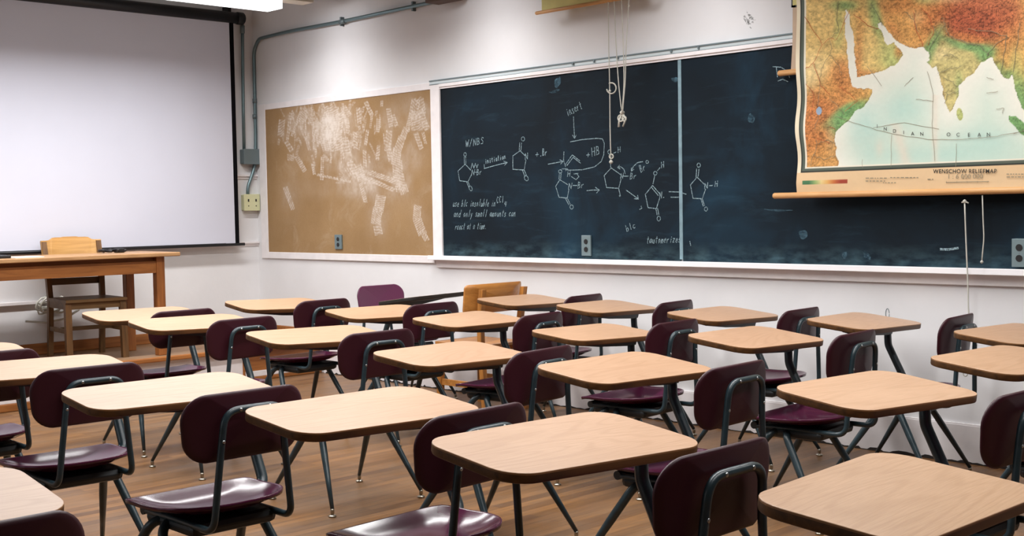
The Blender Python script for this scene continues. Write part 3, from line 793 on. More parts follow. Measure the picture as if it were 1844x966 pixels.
GL = {  # stroke letters: x 0..1, y 0 baseline, .55 x-height, 1 cap
 'a': [[(.85, .5), (.4, .55), (.1, .3), (.3, .02), (.7, .15), (.85, .5), (.9, .02)]],
 'b': [[(.1, 1), (.1, 0), (.6, .02), (.85, .28), (.55, .52), (.12, .35)]],
 'c': [[(.85, .48), (.4, .54), (.1, .25), (.45, 0), (.85, .1)]],
 'd': [[(.85, 1), (.85, 0)], [(.85, .4), (.4, .54), (.1, .25), (.4, 0), (.85, .15)]],
 'e': [[(.12, .28), (.8, .32), (.6, .54), (.2, .45), (.12, .15), (.45, 0), (.85, .1)]],
 'i': [[(.5, .5), (.5, 0)], [(.5, .72), (.52, .76)]],
 'l': [[(.5, 1), (.5, 0)]], 't': [[(.45, .85), (.5, .05), (.75, 0)], [(.15, .58), (.8, .6)]],
 'm': [[(.05, 0), (.1, .5), (.4, .5), (.45, 0)], [(.45, .4), (.75, .52), (.9, 0)]],
 'n': [[(.1, 0), (.12, .52)], [(.12, .35), (.55, .54), (.85, 0)]],
 'o': [[(.5, .54), (.12, .3), (.45, 0), (.85, .25), (.5, .54)]],
 'r': [[(.15, 0), (.15, .5)], [(.15, .3), (.7, .52)]],
 's': [[(.8, .48), (.35, .54), (.25, .34), (.75, .2), (.6, 0), (.15, .06)]],
 'u': [[(.1, .52), (.2, .05), (.6, .02), (.82, .5), (.85, 0)]],
 'y': [[(.1, .5), (.45, .05)], [(.85, .5), (.3, -.4)]], 'z': [[(.1, .5), (.8, .5), (.1, 0), (.85, 0)]],
 'k': [[(.1, 1), (.1, 0)], [(.8, .5), (.12, .22), (.85, 0)]], '.': [[(.4, .02), (.55, .06)]],
 '/': [[(.1, -.1), (.8, 1.05)]], '+': [[(.1, .4), (.9, .4)], [(.5, .75), (.5, .05)]], '-': [[(.05, .42), (.95, .42)]],
 'W': [[(0, .95), (.25, 0), (.5, .7), (.72, 0), (1, .98)]], 'N': [[(.1, 0), (.12, .95), (.85, .02), (.9, 1)]],
 'B': [[(.12, 0), (.12, .98), (.65, .9), (.6, .55), (.15, .5), (.75, .42), (.75, .08), (.12, 0)]],
 'S': [[(.85, .85), (.4, 1), (.18, .72), (.75, .4), (.65, .05), (.1, .08)]],
 'H': [[(.1, 1), (.12, 0)], [(.85, 1), (.85, 0)], [(.1, .5), (.86, .52)]],
 'C': [[(.9, .85), (.45, .98), (.12, .5), (.45, 0), (.9, .12)]],
 'O': [[(.5, 1), (.1, .6), (.4, 0), (.88, .45), (.5, 1)]], '4': [[(.2, 1), (.1, .45), (.9, .45)], [(.75, .95), (.75, 0)]],
 ' ': [],
}
def write(ck, text, x0, y0, x1, y1, h, w=.0046, slant=.22):
    """text from (x0,y0) to (x1,y1) on its baseline, letter height h (crop pixels)"""
    n = len(text); L_ = math.hypot(x1 - x0, y1 - y0); tx, ty = (x1 - x0) / L_, (y1 - y0) / L_
    adv = L_ / n
    for i, chr_ in enumerate(text):
        for st in GL.get(chr_, []):
            pts = []
            for gx, gy in st:
                a = (i + .08 + gx * .8) * adv + gy * h * slant; q = gy * h + .03 * h * math.sin(i * 2.3)
                pts.append(K(x0 + tx * a + ty * q, y0 + ty * a - tx * q))
            ck.line(pts, w)
def K(cx, cy): return (780 + cx * .37276, 130 + cy * .37276)
def KL(*p): return [K(*q) for q in p]

ck = Chalk(); w = .005
write(ck, 'W/NBS', 155, 362, 246, 346, 32)
write(ck, 'use blc insoluble in', 93, 650, 300, 648, 34, .0042); write(ck, 'CCl', 304, 634, 342, 628, 30); write(ck, '4', 341, 648, 354, 648, 22)
write(ck, 'and only small amounts can', 97, 700, 398, 697, 34, .0042)
write(ck, 'react at a time.', 104, 762, 258, 758, 34, .0042)
write(ck, 'insert', 648, 214, 722, 174, 40)
write(ck, 'initiation', 250, 444, 352, 418, 26, .005)
write(ck, '+', 490, 410, 512, 408, 26); write(ck, '.Br', 514, 408, 552, 400, 34)
write(ck, '+', 736, 412, 760, 410, 26); write(ck, 'HB', 764, 408, 808, 396, 40)
write(ck, 'blc', 934, 772, 980, 750, 30); write(ck, 'tautomerizes', 1028, 828, 1196, 822, 36, .0042)
for st in [  # first ring
 KL((155, 445), (120, 478), (128, 525), (168, 530), (186, 494)), KL((155, 445), (182, 474)), KL((151, 443), (150, 410)), KL((158, 442), (157, 410)), [K(*q) for q in arc(154, 398, 6, 9)],
 KL((168, 530), (178, 552)), KL((162, 532), (172, 556)), [K(*q) for q in arc(181, 562, 7, 12, rot=-20)],
 KL((183, 466), (189, 440), (197, 464), (204, 441), (211, 463), (217, 446)),
 KL((246, 466), (300, 451), (356, 437)), KL((246, 446), (248, 466)), KL((340, 430), (358, 437), (344, 451)),
 # second ring
 KL((420, 380), (385, 405), (385, 470), (440, 473), (448, 425)), KL((420, 380), (444, 404)), KL((416, 379), (418, 342)), KL((424, 378), (427, 342)), [K(*q) for q in arc(434, 323, 8, 10)],
 KL((440, 473), (452, 503)), KL((432, 475), (443, 506)), [K(*q) for q in arc(450, 513, 9, 13, rot=-25)],
 KL((555, 445), (626, 432)), KL((612, 424), (628, 432), (616, 444)),
 KL((678, 216), (680, 265), (683, 318)), KL((673, 304), (683, 320), (691, 305)),
 KL((663, 337), (720, 326), (790, 320), (818, 323), (827, 345), (824, 400), (812, 432), (780, 458), (720, 472), (655, 474), (640, 470)),
 KL((632, 385), (630, 425), (640, 458)), KL((640, 446), (672, 400), (708, 428)), KL((646, 452), (676, 412), (712, 440)),
 # ring under the box
 KL((612, 520), (592, 552), (608, 605), (648, 609), (656, 566)), KL((612, 520), (650, 544)), KL((608, 518), (610, 492)), KL((616, 516), (618, 490)), [K(*q) for q in arc(614, 480, 8, 8)],
 KL((622, 468), (650, 468), (640, 476)), KL((668, 505), (690, 520), (704, 506), (694, 490)), KL((680, 492), (700, 490)),
 KL((648, 609), (662, 638)), KL((640, 612), (655, 641)), [K(*q) for q in arc(669, 652, 8, 10)], KL((676, 548), (694, 548)),
 KL((742, 573), (770, 570), (800, 570)), KL((784, 557), (803, 570), (790, 584)),
 # ring under the cord
 KL((860, 463), (826, 500), (838, 558), (896, 562), (908, 518)), KL((860, 463), (904, 494)), KL((858, 460), (855, 422)), [K(*q) for q in arc(852, 386, 8, 10)], KL((872, 392), (884, 386)),
 KL((896, 562), (904, 596)), [K(*q) for q in arc(902, 598, 3, 3, n=6)], KL((920, 503), (944, 503)),
 KL((928, 492), (922, 470), (906, 457), (892, 460)), KL((900, 450), (891, 461), (903, 468)),
 KL((1012, 433), (988, 437), (968, 455), (958, 476)), KL((958, 462), (957, 479), (970, 470)), [K(*q) for q in arc(1034, 434, 7, 7, n=8)],
 KL((932, 570), (990, 612)), KL((988, 596), (992, 614), (972, 612)), KL((1005, 648), (1008, 658), (998, 664)),
 # last ring on the first panel
 KL((1060, 548), (1025, 590), (1038, 655), (1078, 660), (1094, 610)), KL((1060, 548), (1096, 590)), KL((1054, 556), (1087, 596)), KL((1062, 540), (1070, 502)), [K(*q) for q in arc(1073, 489, 8, 9)], KL((1083, 476), (1096, 462)),
 KL((1076, 661), (1082, 690)), KL((1084, 658), (1090, 688)), [K(*q) for q in arc(1090, 708, 8, 12)],
 KL((1140, 578), (1198, 580)), KL((1148, 605), (1196, 605)),
]: ck.line(st, w)
for t_, x, y, x2, y2, h in (('N', 182, 500, 202, 498, 28), ('Br', 208, 498, 236, 494, 28), ('-', 198, 494, 212, 493, 22), ('N', 442, 424, 460, 420, 30), ('H', 646, 505, 664, 503, 24), ('N', 650, 566, 672, 564, 28), ('Br', 696, 562, 730, 558, 30),
                           ('H', 890, 390, 908, 386, 26), ('N', 902, 518, 920, 516, 28), ('Br', 948, 518, 984, 514, 30), ('Br', 1002, 486, 1030, 470, 34), ('N.', 1092, 612, 1122, 606, 30), ('H', 1100, 464, 1118, 460, 28)):
    write(ck, t_, x, y, x2, y2, h)
ck.build('chalk_writing', M['chalk'], bd)
ck = Chalk()
for st in [
 KL((1275, 508), (1243, 545), (1255, 610), (1300, 612), (1316, 566)), KL((1275, 508), (1312, 544)), KL((1270, 508), (1273, 468)), KL((1280, 506), (1284, 468)), [K(*q) for q in arc(1283, 450, 8, 10)],
 KL((1300, 612), (1311, 645)), KL((1294, 614), (1305, 648)), [K(*q) for q in arc(1318, 662, 8, 10)], KL((1334, 549), (1350, 548)), KL((1206, 585), (1222, 590)), KL((1240, 818), (1244, 838))]:
    ck.line(st, w)
write(ck, 'N', 1308, 566, 1330, 562, 28); write(ck, 'H', 1358, 554, 1376, 552, 26)
def Q(cx, cy): return (1340 + cx * .51745, cy * .51745)
ck.line([Q(100, 232), Q(128, 234), Q(150, 248), Q(158, 270)]); ck.line([Q(112, 234), Q(116, 268)]); ck.line([Q(118, 282), Q(134, 276), Q(152, 284)], .005)
ck.line([Q(684, 868), Q(712, 869), Q(744, 864)], .012)
ck.build('chalk_writing', M['chalk'], bd)
ck = Chalk(.0172)
for p0, p1, ww in ((Q(192, 806), Q(220, 826), .055), (K(590, 34), K(614, 60), .08), (Q(70, 728), Q(170, 735), .012), (Q(20, 395), Q(30, 430), .05), (K(560, 96), K(612, 88), .02), (K(1150, 30), K(1190, 40), .03), (Q(410, 870), Q(440, 905), .03), (Q(340, 900), Q(356, 880), .03)):
    a, c = Vector(p0), Vector(p1); ck.line([tuple(a.lerp(c, t) + Vector((0, 1.2 * math.sin(t * 5)))) for t in (0, .15, .3, .45, .6, .75, .9, 1)], ww, True)
ck.build('chalk_smudge', M['chalk_faint'], bd)

# --- pinboard left of the blackboard
cx0, cx1 = Wp(483, 330).x, Wp(781.5, 330).x
cz0, cz1 = Wp(620, 457).z, Wp(620, 181).z
pb = thing('pinboard', 'tan pinboard with pale tape and chalk marks in a white frame', 'board', (cx0, YW, cz0))
def LP(x, y, z): return (x - cx0, y - YW, z - cz0)
M['cork'] = mat('tan_hardboard', (164, 126, 76), .8, spec=.2); g = G(M['cork'])
n1 = g.noise(g.mapped((1, 1, 1)), 1.8, 5, .6); n2 = g.noise(g.mapped((1, 1, 1)), 220, 2)
c = g.ramp(n1, [(.3, (143, 113, 77)), (.7, (161, 131, 94))]); c = g.mix(g.ramp(n2, [(.4, 0.), (.7, .25)]), c, (126, 92, 52))
n3 = g.noise(g.mapped((1.2, 1, 1.2)), 3.2, 6, .7, 1.); c = g.mix(g.ramp(n3, [(.56, 0.), (.78, .30)]), c, (196, 178, 156)); g.l(c, g.b.inputs['Base Color'])
b = MB(); b.bx(LP(cx0, YW - .010, cz0), LP(cx1, YW, cz1)); cork = b.build('cork_panel', M['cork'], pb)
b = MB(); fx0 = Wp(471, 330).x; fx1 = xs0 - .001
for (p0, p1) in (((fx0, YW - .016, cz0 - .055), (cx0, YW, cz1 + .05)), ((cx1, YW - .018, cz0 - .02), (fx1, YW, cz1 + .05)), ((cx0, YW - .016, cz1), (cx1, YW, cz1 + .05)), ((cx0, YW - .018, cz0 - .055), (cx1, YW, cz0)), ((cx1, YW - .018, cz0 - .055), (fx1, YW, cz0 - .032))):
    bq = MB(); bq.bx(LP(*p0), LP(*p1), bev=.003); bq.build('frame_rail', M['trimw'], pb)
b.bm.free()
# pale residue of tape and chalk: a thin printed layer on the panel, its cover worked out from the strips
strips = [(128, 445, 60, 22, 95), (155, 440, 100, 10, 97), (180, 430, 90, 8, 110), (155, 510, 40, 16, 60), (195, 570, 60, 16, 60), (160, 548, 22, 22, 90), (220, 500, 50, 10, 75), (205, 400, 50, 26, 100), (235, 410, 70, 30, 60), (255, 475, 50, 14, 80), (300, 400, 60, 50, 95), (300, 440, 90, 60, 90), (285, 480, 90, 26, 80), (330, 430, 80, 24, 95), (358, 440, 50, 14, 85), (356, 386, 40, 14, 55), (397, 404, 56, 14, 85), (432, 378, 52, 14, 65), (464, 436, 50, 12, 92), (424, 480, 56, 10, 98), (418, 555, 60, 12, 88), (464, 532, 52, 12, 96), (385, 490, 60, 14, 85), (350, 510, 60, 30, 80), (320, 490, 70, 40, 80), (270, 585, 80, 12, 92), (240, 590, 40, 10, 80), (505, 410, 64, 16, 82), (522, 420, 40, 14, 70), (500, 490, 70, 22, 95), (503, 530, 60, 16, 80), (555, 465, 50, 20, 112), (540, 500, 60, 26, 110), (528, 545, 60, 30, 98), (532, 590, 60, 34, 88), (540, 635, 60, 36, 80), (553, 660, 30, 30, 70), (572, 430, 60, 16, 105), (590, 380, 70, 30, 100), (612, 370, 60, 30, 80), (600, 420, 70, 40, 90), (630, 440, 26, 22, 50), (620, 410, 60, 20, 70), (470, 710, 60, 34, 100), (460, 750, 60, 34, 98), (464, 800, 36, 28, 80), (605, 490, 60, 16, 70), (625, 480, 40, 10, 75), (600, 740, 50, 26, 95), (610, 790, 60, 30, 70), (625, 820, 40, 18, 60), (400, 600, 60, 30, 70), (380, 590, 60, 24, 60), (412, 670, 70, 14, 75), (490, 620, 120, 18, 20), (470, 640, 110, 14, 24), (155, 690, 80, 16, 70), (310, 620, 120, 8, 12)]

nx_, nz_ = 520, 290
qx, qz = np.meshgrid(np.linspace(cx0, cx1, nx_), np.linspace(cz0, cz1, nz_))
dv = np.stack([qx - CAM.x, np.full_like(qx, YW - .0125 - CAM.y), qz - CAM.z], -1)
e_ = dv @ np.array(FWD)
KX = (922 + FPX * (dv @ np.array(RIGHT)) / e_ - 440) / .5178; KY = (483 - FPX * (dv @ np.array(UP)) / e_) / .5178
def vnoise(fx, fy, seed):
    r = np.random.RandomState(seed); g_ = r.rand(260, 260)
    p, q = KX / fx + 20, KY / fy + 20; i_, j_ = np.floor(p).astype(int) % 258, np.floor(q).astype(int) % 258
    p, q = p - np.floor(p), q - np.floor(q); p, q = p * p * (3 - 2 * p), q * q * (3 - 2 * q)
    return g_[i_, j_] * (1 - p) * (1 - q) + g_[i_ + 1, j_] * p * (1 - q) + g_[i_, j_ + 1] * (1 - p) * q + g_[i_ + 1, j_ + 1] * p * q
n_big = vnoise(60, 80, 1) * .6 + vnoise(24, 34, 2) * .4; n_mid = vnoise(9, 26, 3); n_fin = vnoise(4, 7, 4)
cover = np.zeros_like(KX)
rs = np.random.RandomState(7)
def strip(x, y, l, w_, a, amp=1.):
    global cover
    t = math.radians(a); dx, dy = math.cos(t), math.sin(t)
    s_ = (KX - x) * dx + (KY - y) * dy; o_ = -(KX - x) * dy + (KY - y) * dx
    s_ = s_ + (n_mid - .5) * 6; o_ = o_ + (n_fin - .5) * 1.6
    ins = np.clip((l / 2 - np.abs(s_)) / 3 + .5, 0, 1) * np.clip((w_ / 2 - np.abs(o_)) / 1.6 + .5, 0, 1)
    edge_ = np.clip(1 - np.abs(np.abs(o_) - w_ / 2 + 1.5) / 2., 0, 1) * (np.abs(s_) < l / 2)
    hat = .5 + .5 * np.sin((s_ + o_ * rs.uniform(-.9, .9)) * 2 * PI / rs.uniform(7, 11) + rs.uniform(0, 6))
    cover = np.maximum(cover, amp * np.clip(ins * (.18 + .55 * hat ** 1.5) * (.45 + .9 * n_fin) + .55 * edge_ * n_fin, 0, 1))
for q in strips: strip(*q)
for k in range(120):
    x, y = rs.normal(300, 95), rs.normal(455, 62)
    if 110 < x < 640 and 355 < y < 640: strip(x, y, rs.uniform(18, 60), rs.uniform(3, 9), rs.normal(86, 16), rs.uniform(.35, .9))
for k in range(40):                       # a fan of short scratches
    t = rs.uniform(0, PI); strip(385 + 50 * math.cos(t), 640 - 45 * math.sin(t), rs.uniform(20, 46), 3.5, math.degrees(math.atan2(-math.sin(t), math.cos(t))), rs.uniform(.3, .7))
cloud = np.zeros_like(KX)
for (x, y, rx_, ry_, am) in ((215, 425, 60, 40, .5), (300, 430, 70, 60, .75), (310, 520, 90, 70, .5), (190, 560, 40, 40, .3), (370, 600, 90, 60, .4), (510, 480, 30, 90, .4), (600, 410, 60, 60, .65), (600, 520, 60, 60, .25), (500, 640, 80, 30, .3), (155, 690, 30, 60, .3), (540, 600, 50, 80, .3), (430, 640, 90, 60, .25), (128, 450, 26, 40, .5), (610, 770, 30, 60, .2), (330, 650, 130, 40, .22), (465, 760, 30, 60, .3)):
    cloud += am * np.exp(-((KX - x) / rx_) ** 2 - ((KY - y) / ry_) ** 2)
cloud = np.clip(cloud, 0, 1) * np.clip(n_big * 1.5 - .25, 0, 1) * (.35 + .5 * n_mid + .4 * n_fin)
cover = np.clip(1 - (1 - .72 * cover) * (1 - .95 * np.clip(cloud * 1.25, 0, 1)), 0, .92)
Vq = np.stack([qx - cx0, np.full_like(qx, -.0106), qz - cz0], -1).reshape(-1, 3)
ii = np.arange(nx_ * nz_).reshape(nz_, nx_)
me = bpy.data.meshes.new('tape_marks'); me.from_pydata(Vq.tolist(), [], np.stack([ii[:-1, :-1], ii[:-1, 1:], ii[1:, 1:], ii[1:, :-1]], -1).reshape(-1, 4).tolist())
ca = me.color_attributes.new('cover', 'FLOAT_COLOR', 'POINT')
cv = np.ones((nx_ * nz_, 4), np.float32); cv[:, :3] = cover.reshape(-1, 1); ca.data.foreach_set('color', cv.ravel())
nt = M['cork'].node_tree; at = nt.nodes.new('ShaderNodeAttribute'); at.attribute_name = 'cover'; bs = nt.nodes['Principled BSDF']
src = bs.inputs['Base Color'].links[0].from_socket; g = G(M['cork'])
g.l(g.mix(at.outputs['Fac'], src, (214, 204, 194)), bs.inputs['Base Color'])
me.materials.append(M['cork'])
tm = bpy.data.objects.new('tape_marks', me); COL.objects.link(tm); tm.parent = pb

# --- outlets
def outlet(u0, v0, u1, v1, label, off, tray=False):
    p = Wp((u0 + u1) / 2, (v0 + v1) / 2, off); a = Wp(u0, (v0 + v1) / 2, off); c = Wp(u1, (v0 + v1) / 2, off)
    h = Wp((u0 + u1) / 2, v0, off).z - Wp((u0 + u1) / 2, v1, off).z; w_ = abs(c.x - a.x)
    t = thing('wall_outlet', label, 'outlet', p)
    b = MB(); b.box((0, 0, 0), (w_, .012 if not tray else .05, h), bev=.002); b.build('cover_plate', M['plate'], t)
    f = -.0065 if not tray else -.0255
    for s in (-1, 1):
        b = MB(); b.lathe([(.0165, 0), (.0165, -.002)], (0, f, s * h * .19), 'Y', 16); b.build('socket', M['hole'], t)
    b = MB(); b.lathe([(.003, 0), (.002, -.0015)], (0, f, 0), 'Y', 8); b.build('screw', M['rivet'], t)
outlet(1048, 424, 1064.5, 461, 'steel outlet plate low on the left blackboard panel above the tray', .022)
outlet(603.5, 423, 616, 449, 'steel outlet plate on the lower edge of the tan pinboard', .018)
outlet(1825.5, 430, 1853, 481, 'large steel outlet box on the blackboard at the right frame edge', .041, True)

# grey smear on the plaster
b = MB(); random.seed(8)
for k in range(16):
    u, v = 1348 + random.gauss(0, 6), 33 + random.gauss(0, 6)
    a = Wp(u, v, .0012); l = random.uniform(.01, .05); an = random.gauss(-.8, .4); t = Vector((math.cos(an), 0, math.sin(an))); n_ = Vector((-t.z, 0, t.x)) * random.uniform(.002, .006)
    b.face([a + n_, a - n_, a + t * l - n_, a + t * l + n_])
M['smear'] = chalk_mat('grey_smear', (150, 152, 150), .4, .7, 70)
sm = b.build('wall_smear', M['smear'], None, recalc=False); struct(sm)

# ------------------------------------------------------------------ the relief map
YM = 5.80
def on_map(u, v, y=YM): return Wp(u, v, YW - y)
X0 = -3.706; X1 = -1.55; Z0m = 1.372; Z1m = 2.86
NX, NZ = 600, 415
gx = np.linspace(X0, X1, NX); gz = np.linspace(Z0m, Z1m, NZ)
PX, PZ = np.meshgrid(gx, gz)
Pw = np.stack([PX - CAM.x, np.full_like(PX, YM - CAM.y), PZ - CAM.z], -1)
rx = Pw @ np.array(RIGHT); ry = Pw @ np.array(UP); rz = Pw @ np.array(FWD)
CX = (922 + FPX * rx / rz - 1340) / .51745; CY = (483 - FPX * ry / rz) / .51745      # map coordinates (crop pixels of the photo)
def inside(poly, X, Y):
    poly = np.array(poly, float); r = np.zeros(X.shape, bool); n = len(poly)
    for i in range(n):
        (x1, y1), (x2, y2) = poly[i - 1], poly[i]
        if y1 == y2: continue
        c = ((y1 > Y) != (y2 > Y)) & (X < (x2 - x1) * (Y - y1) / (y2 - y1) + x1); r ^= c
    return r
def dist(poly, X, Y):
    poly = np.array(poly, float); d = np.full(X.shape, 1e9); n = len(poly)
    for i in range(n):
        a, c = poly[i - 1], poly[i]; e = c - a; L2 = e @ e + 1e-9
        t = np.clip(((X - a[0]) * e[0] + (Y - a[1]) * e[1]) / L2, 0, 1)
        d = np.minimum(d, np.hypot(X - a[0] - t * e[0], Y - a[1] - t * e[1]))
    return d
rng = np.random.RandomState(5)
def smooth_noise(fx, fy, seed):
    r = np.random.RandomState(seed); g_ = r.rand(200, 200)
    a = (CX + 400) / fx % 199; c = (CY + 1200) / fy % 199
    i, j = np.floor(a).astype(int) % 199, np.floor(c).astype(int) % 199; p, q = a - np.floor(a), c - np.floor(c)
    p, q = p * p * (3 - 2 * p), q * q * (3 - 2 * q)
    return g_[i, j] * (1 - p) * (1 - q) + g_[i + 1, j] * p * (1 - q) + g_[i, j + 1] * (1 - p) * q + g_[i + 1, j + 1] * p * q
nz = sum(smooth_noise(f, f, s) * a for f, s, a in ((70, 1, .5), (34, 2, .3), (16, 3, .25), (8, 4, .2), (4.5, 9, .15))) / 1.4
fine = sum(smooth_noise(f, f * .8, s) * a for f, s, a in ((11, 5, .5), (5.5, 6, .35), (3.2, 7, .3))) / 1.15
jx = CX + 5 * (smooth_noise(12, 12, 21) - .5) + 9 * (smooth_noise(30, 30, 22) - .5); jy = CY + 5 * (smooth_noise(12, 12, 23) - .5) + 9 * (smooth_noise(30, 30, 24) - .5)
ocean = [(392, 272), (430, 262), (480, 245), (520, 225), (545, 205), (552, 190), (540, 172), (530, 160), (522, 148), (500, 155), (485, 132), (475, 102), (466, 82), (480, 78), (497, 105), (512, 128), (528, 142), (560, 160), (592, 165), (625, 166), (640, 185), (650, 207), (638, 216), (656, 234), (672, 228), (677, 258), (682, 292), (692, 332), (702, 368), (712, 390), (724, 380), (737, 350), (744, 325), (750, 300), (767, 280), (786, 262), (806, 240), (822, 214), (845, 205), (864, 200), (870, 216), (882, 236), (893, 251), (902, 270), (916, 273), (930, 262), (937, 282), (946, 312), (956, 346), (968, 378), (990, 400), (1010, 380), (1030, 330), (1060, 330), (1090, 360), (1130, 320), (1200, 300), (1400, 280), (2200, 300), (2200, 1400), (322, 1400), (322, 583), (325, 560), (317, 520), (315, 490), (321, 460), (340, 436), (366, 415), (396, 385), (421, 360), (440, 335), (448, 312), (420, 308), (396, 305), (381, 300), (372, 286), (366, 262), (362, 232), (356, 190), (353, 140), (350, 90), (350, 50), (357, 34), (368, 52), (374, 90), (379, 140), (384, 195), (389, 245)]
sumatra = [(918, 400), (942, 404), (985, 440), (1040, 500), (1080, 540), (1060, 550), (1000, 505), (950, 450), (928, 425)]
lanka = arc(750, 398, 11, 22, n=14, rot=-8)
lake = arc(260, 386, 10, 14, n=10)
isO = inside(ocean, jx, jy) & ~inside(sumatra, jx, jy) & ~inside(lanka, CX, CY)
isL = inside(lake, CX, CY)
dO = dist(ocean, CX, CY)
def rgb(*c): return np.array(c, float)
acc = np.zeros(CX.shape + (3,)); wsum = np.zeros(CX.shape)
def blob(cx, cy, rx_, ry_, col, w_=1., rot=0.):
    global acc, wsum
    a = math.radians(rot); dx, dy = CX - cx, CY - cy
    u, v = (dx * math.cos(a) + dy * math.sin(a)) / rx_, (-dx * math.sin(a) + dy * math.cos(a)) / ry_
    k = w_ * np.exp(-(u * u + v * v) * 1.1 * (.55 + .9 * nz)); acc += k[..., None] * rgb(*col); wsum += k
YEL, ORA, DOR, RED, GRN, LGR, OLV, PAL = (236, 200, 124), (228, 166, 92), (216, 134, 74), (186, 92, 62), (120, 172, 106), (188, 200, 122), (206, 192, 126), (240, 216, 164)
acc += .05 * rgb(*YEL); wsum += .05
for q in [(255, 120, 95, 130, YEL, 3.2), (240, 235, 50, 60, PAL, 1.6), (330, 270, 34, 60, DOR, 2.6), (300, 300, 40, 40, ORA, 2), (400, 330, 40, 22, ORA, 1.8), (350, 395, 70, 16, GRN, 3., -32), (325, 440, 22, 26, GRN, 3.), (262, 380, 40, 60, DOR, 2.4), (240, 470, 50, 60, DOR, 1.7), (290, 540, 60, 50, ORA, 1.6), (305, 480, 18, 60, (206, 170, 120), 1.5), (330, 90, 14, 60, LGR, 2.), (345, 20, 40, 14, GRN, 2.), (322, 130, 12, 30, LGR, 1.5),
          (435, 150, 55, 105, YEL, 3.), (398, 190, 14, 90, DOR, 2.4, 4), (405, 90, 22, 60, ORA, 1.6), (500, 180, 40, 50, LGR, 1.8), (460, 70, 16, 60, GRN, 3.2, -12), (520, 205, 30, 18, LGR, 2), (415, 255, 34, 10, DOR, 1.8), (535, 185, 12, 20, DOR, 2.),
          (560, 70, 70, 60, ORA, 2.), (540, 20, 60, 30, DOR, 1.8), (600, 130, 50, 30, ORA, 2.), (640, 70, 40, 60, DOR, 2.2), (520, 110, 20, 50, DOR, 1.5, -30), (600, 60, 26, 20, PAL, 1.4),
          (645, 170, 16, 46, GRN, 3.6, 20), (672, 120, 18, 36, GRN, 2.6, 25), (720, 142, 50, 9, GRN, 3., 24), (790, 164, 60, 11, GRN, 3.4, 6), (845, 180, 30, 24, GRN, 3.), (690, 100, 16, 20, LGR, 2),
          (800, 50, 110, 70, RED, 3.4), (730, 70, 40, 40, RED, 2.6), (900, 60, 70, 60, RED, 2.6), (780, 130, 80, 12, DOR, 2.4, 12), (690, 30, 40, 40, DOR, 2.2), (860, 20, 60, 24, (200, 120, 80), 1.6), (700, -10, 60, 18, PAL, 2.4), (640, -5, 40, 20, LGR, 2), (780, -15, 40, 10, PAL, 2.4),
          (715, 230, 56, 62, OLV, 4.2), (710, 310, 30, 80, OLV, 4.), (690, 330, 9, 60, (190, 140, 80), 1.8), (765, 215, 30, 30, OLV, 2.4), (745, 290, 12, 40, GRN, 1.4), (690, 190, 30, 20, PAL, 1.8),
          (905, 190, 30, 60, ORA, 2.4, 8), (930, 130, 50, 60, DOR, 1.8), (890, 240, 18, 30, GRN, 2.4), (920, 260, 18, 16, GRN, 2.4), (945, 220, 26, 70, LGR, 1.8), (960, 320, 26, 60, GRN, 1.8), (990, 200, 60, 80, ORA, 1.8), (950, 440, 60, 30, GRN, 2.6, 42), (750, 398, 14, 20, LGR, 3), (1080, 250, 80, 80, LGR, 1.6), (1060, 80, 120, 90, ORA, 1.8), (1200, 120, 160, 120, LGR, 1.8),
          (300, -160, 200, 120, YEL, 1.5), (600, -200, 200, 140, LGR, 1.5), (900, -220, 200, 160, LGR, 1.4), (500, -80, 120, 50, ORA, 1.4), (820, -80, 120, 40, DOR, 1.6), (1150, -160, 220, 160, ORA, 1.4)]:
    blob(*q)
land = acc / wsum[..., None]
land *= (.80 + .40 * fine)[..., None]
ridge = 1 - np.abs(2 * smooth_noise(7.5, 6, 31) - 1); ridge2 = 1 - np.abs(2 * smooth_noise(4.2, 3.6, 33) - 1)
rough_ = np.clip((220 - land[..., 1]) / 110, .15, 1)
land *= (1 - .30 * rough_ * np.clip((ridge - .78) / .12, 0, 1) - .20 * rough_ * np.clip((ridge2 - .76) / .14, 0, 1) + .10 * rough_ * np.clip((.3 - ridge) / .2, 0, 1))[..., None]
dd = np.clip(dO / 120, 0, 1)
wat = rgb(238, 236, 226) * (1 - dd)[..., None] + rgb(208, 226, 214) * dd[..., None]
deep = np.exp(-(((CX - 420) / 60) ** 2 + ((CY - 440) / 90) ** 2)) + .8 * np.exp(-(((CX - 560) / 80) ** 2 + ((CY - 380) / 60) ** 2)) + .7 * np.exp(-(((CX - 820) / 130) ** 2 + ((CY - 500) / 60) ** 2)) + .6 * np.exp(-(((CX - 600) / 200) ** 2 + ((CY - 540) / 30) ** 2))
deep = np.clip(deep * (.6 + .8 * nz), 0, 1)
wat = wat * (1 - .55 * deep)[..., None] + rgb(160, 210, 204) * (.55 * deep)[..., None]
rdg = np.exp(-((CX - (545 + .25 * (CY - 500))) / 22) ** 2) * (CY > 430) + np.exp(-((CX - 665) / 12) ** 2) * (CY > 330) + .8 * np.exp(-((CX - 470) / 14) ** 2 - ((CY - 515) / 30) ** 2)
rdg = np.clip(rdg * (.3 + 1.0 * nz), 0, 1)
wat = wat * (1 - .6 * rdg)[..., None] + rgb(236, 216, 200) * (.6 * rdg)[..., None]
wat *= (.985 + .03 * fine)[..., None]
img = np.where(isO[..., None], wat, land); img[isL] = rgb(150, 172, 200)
edge = (np.abs(dO) < 1.6) & ~isO; img[edge] *= .86
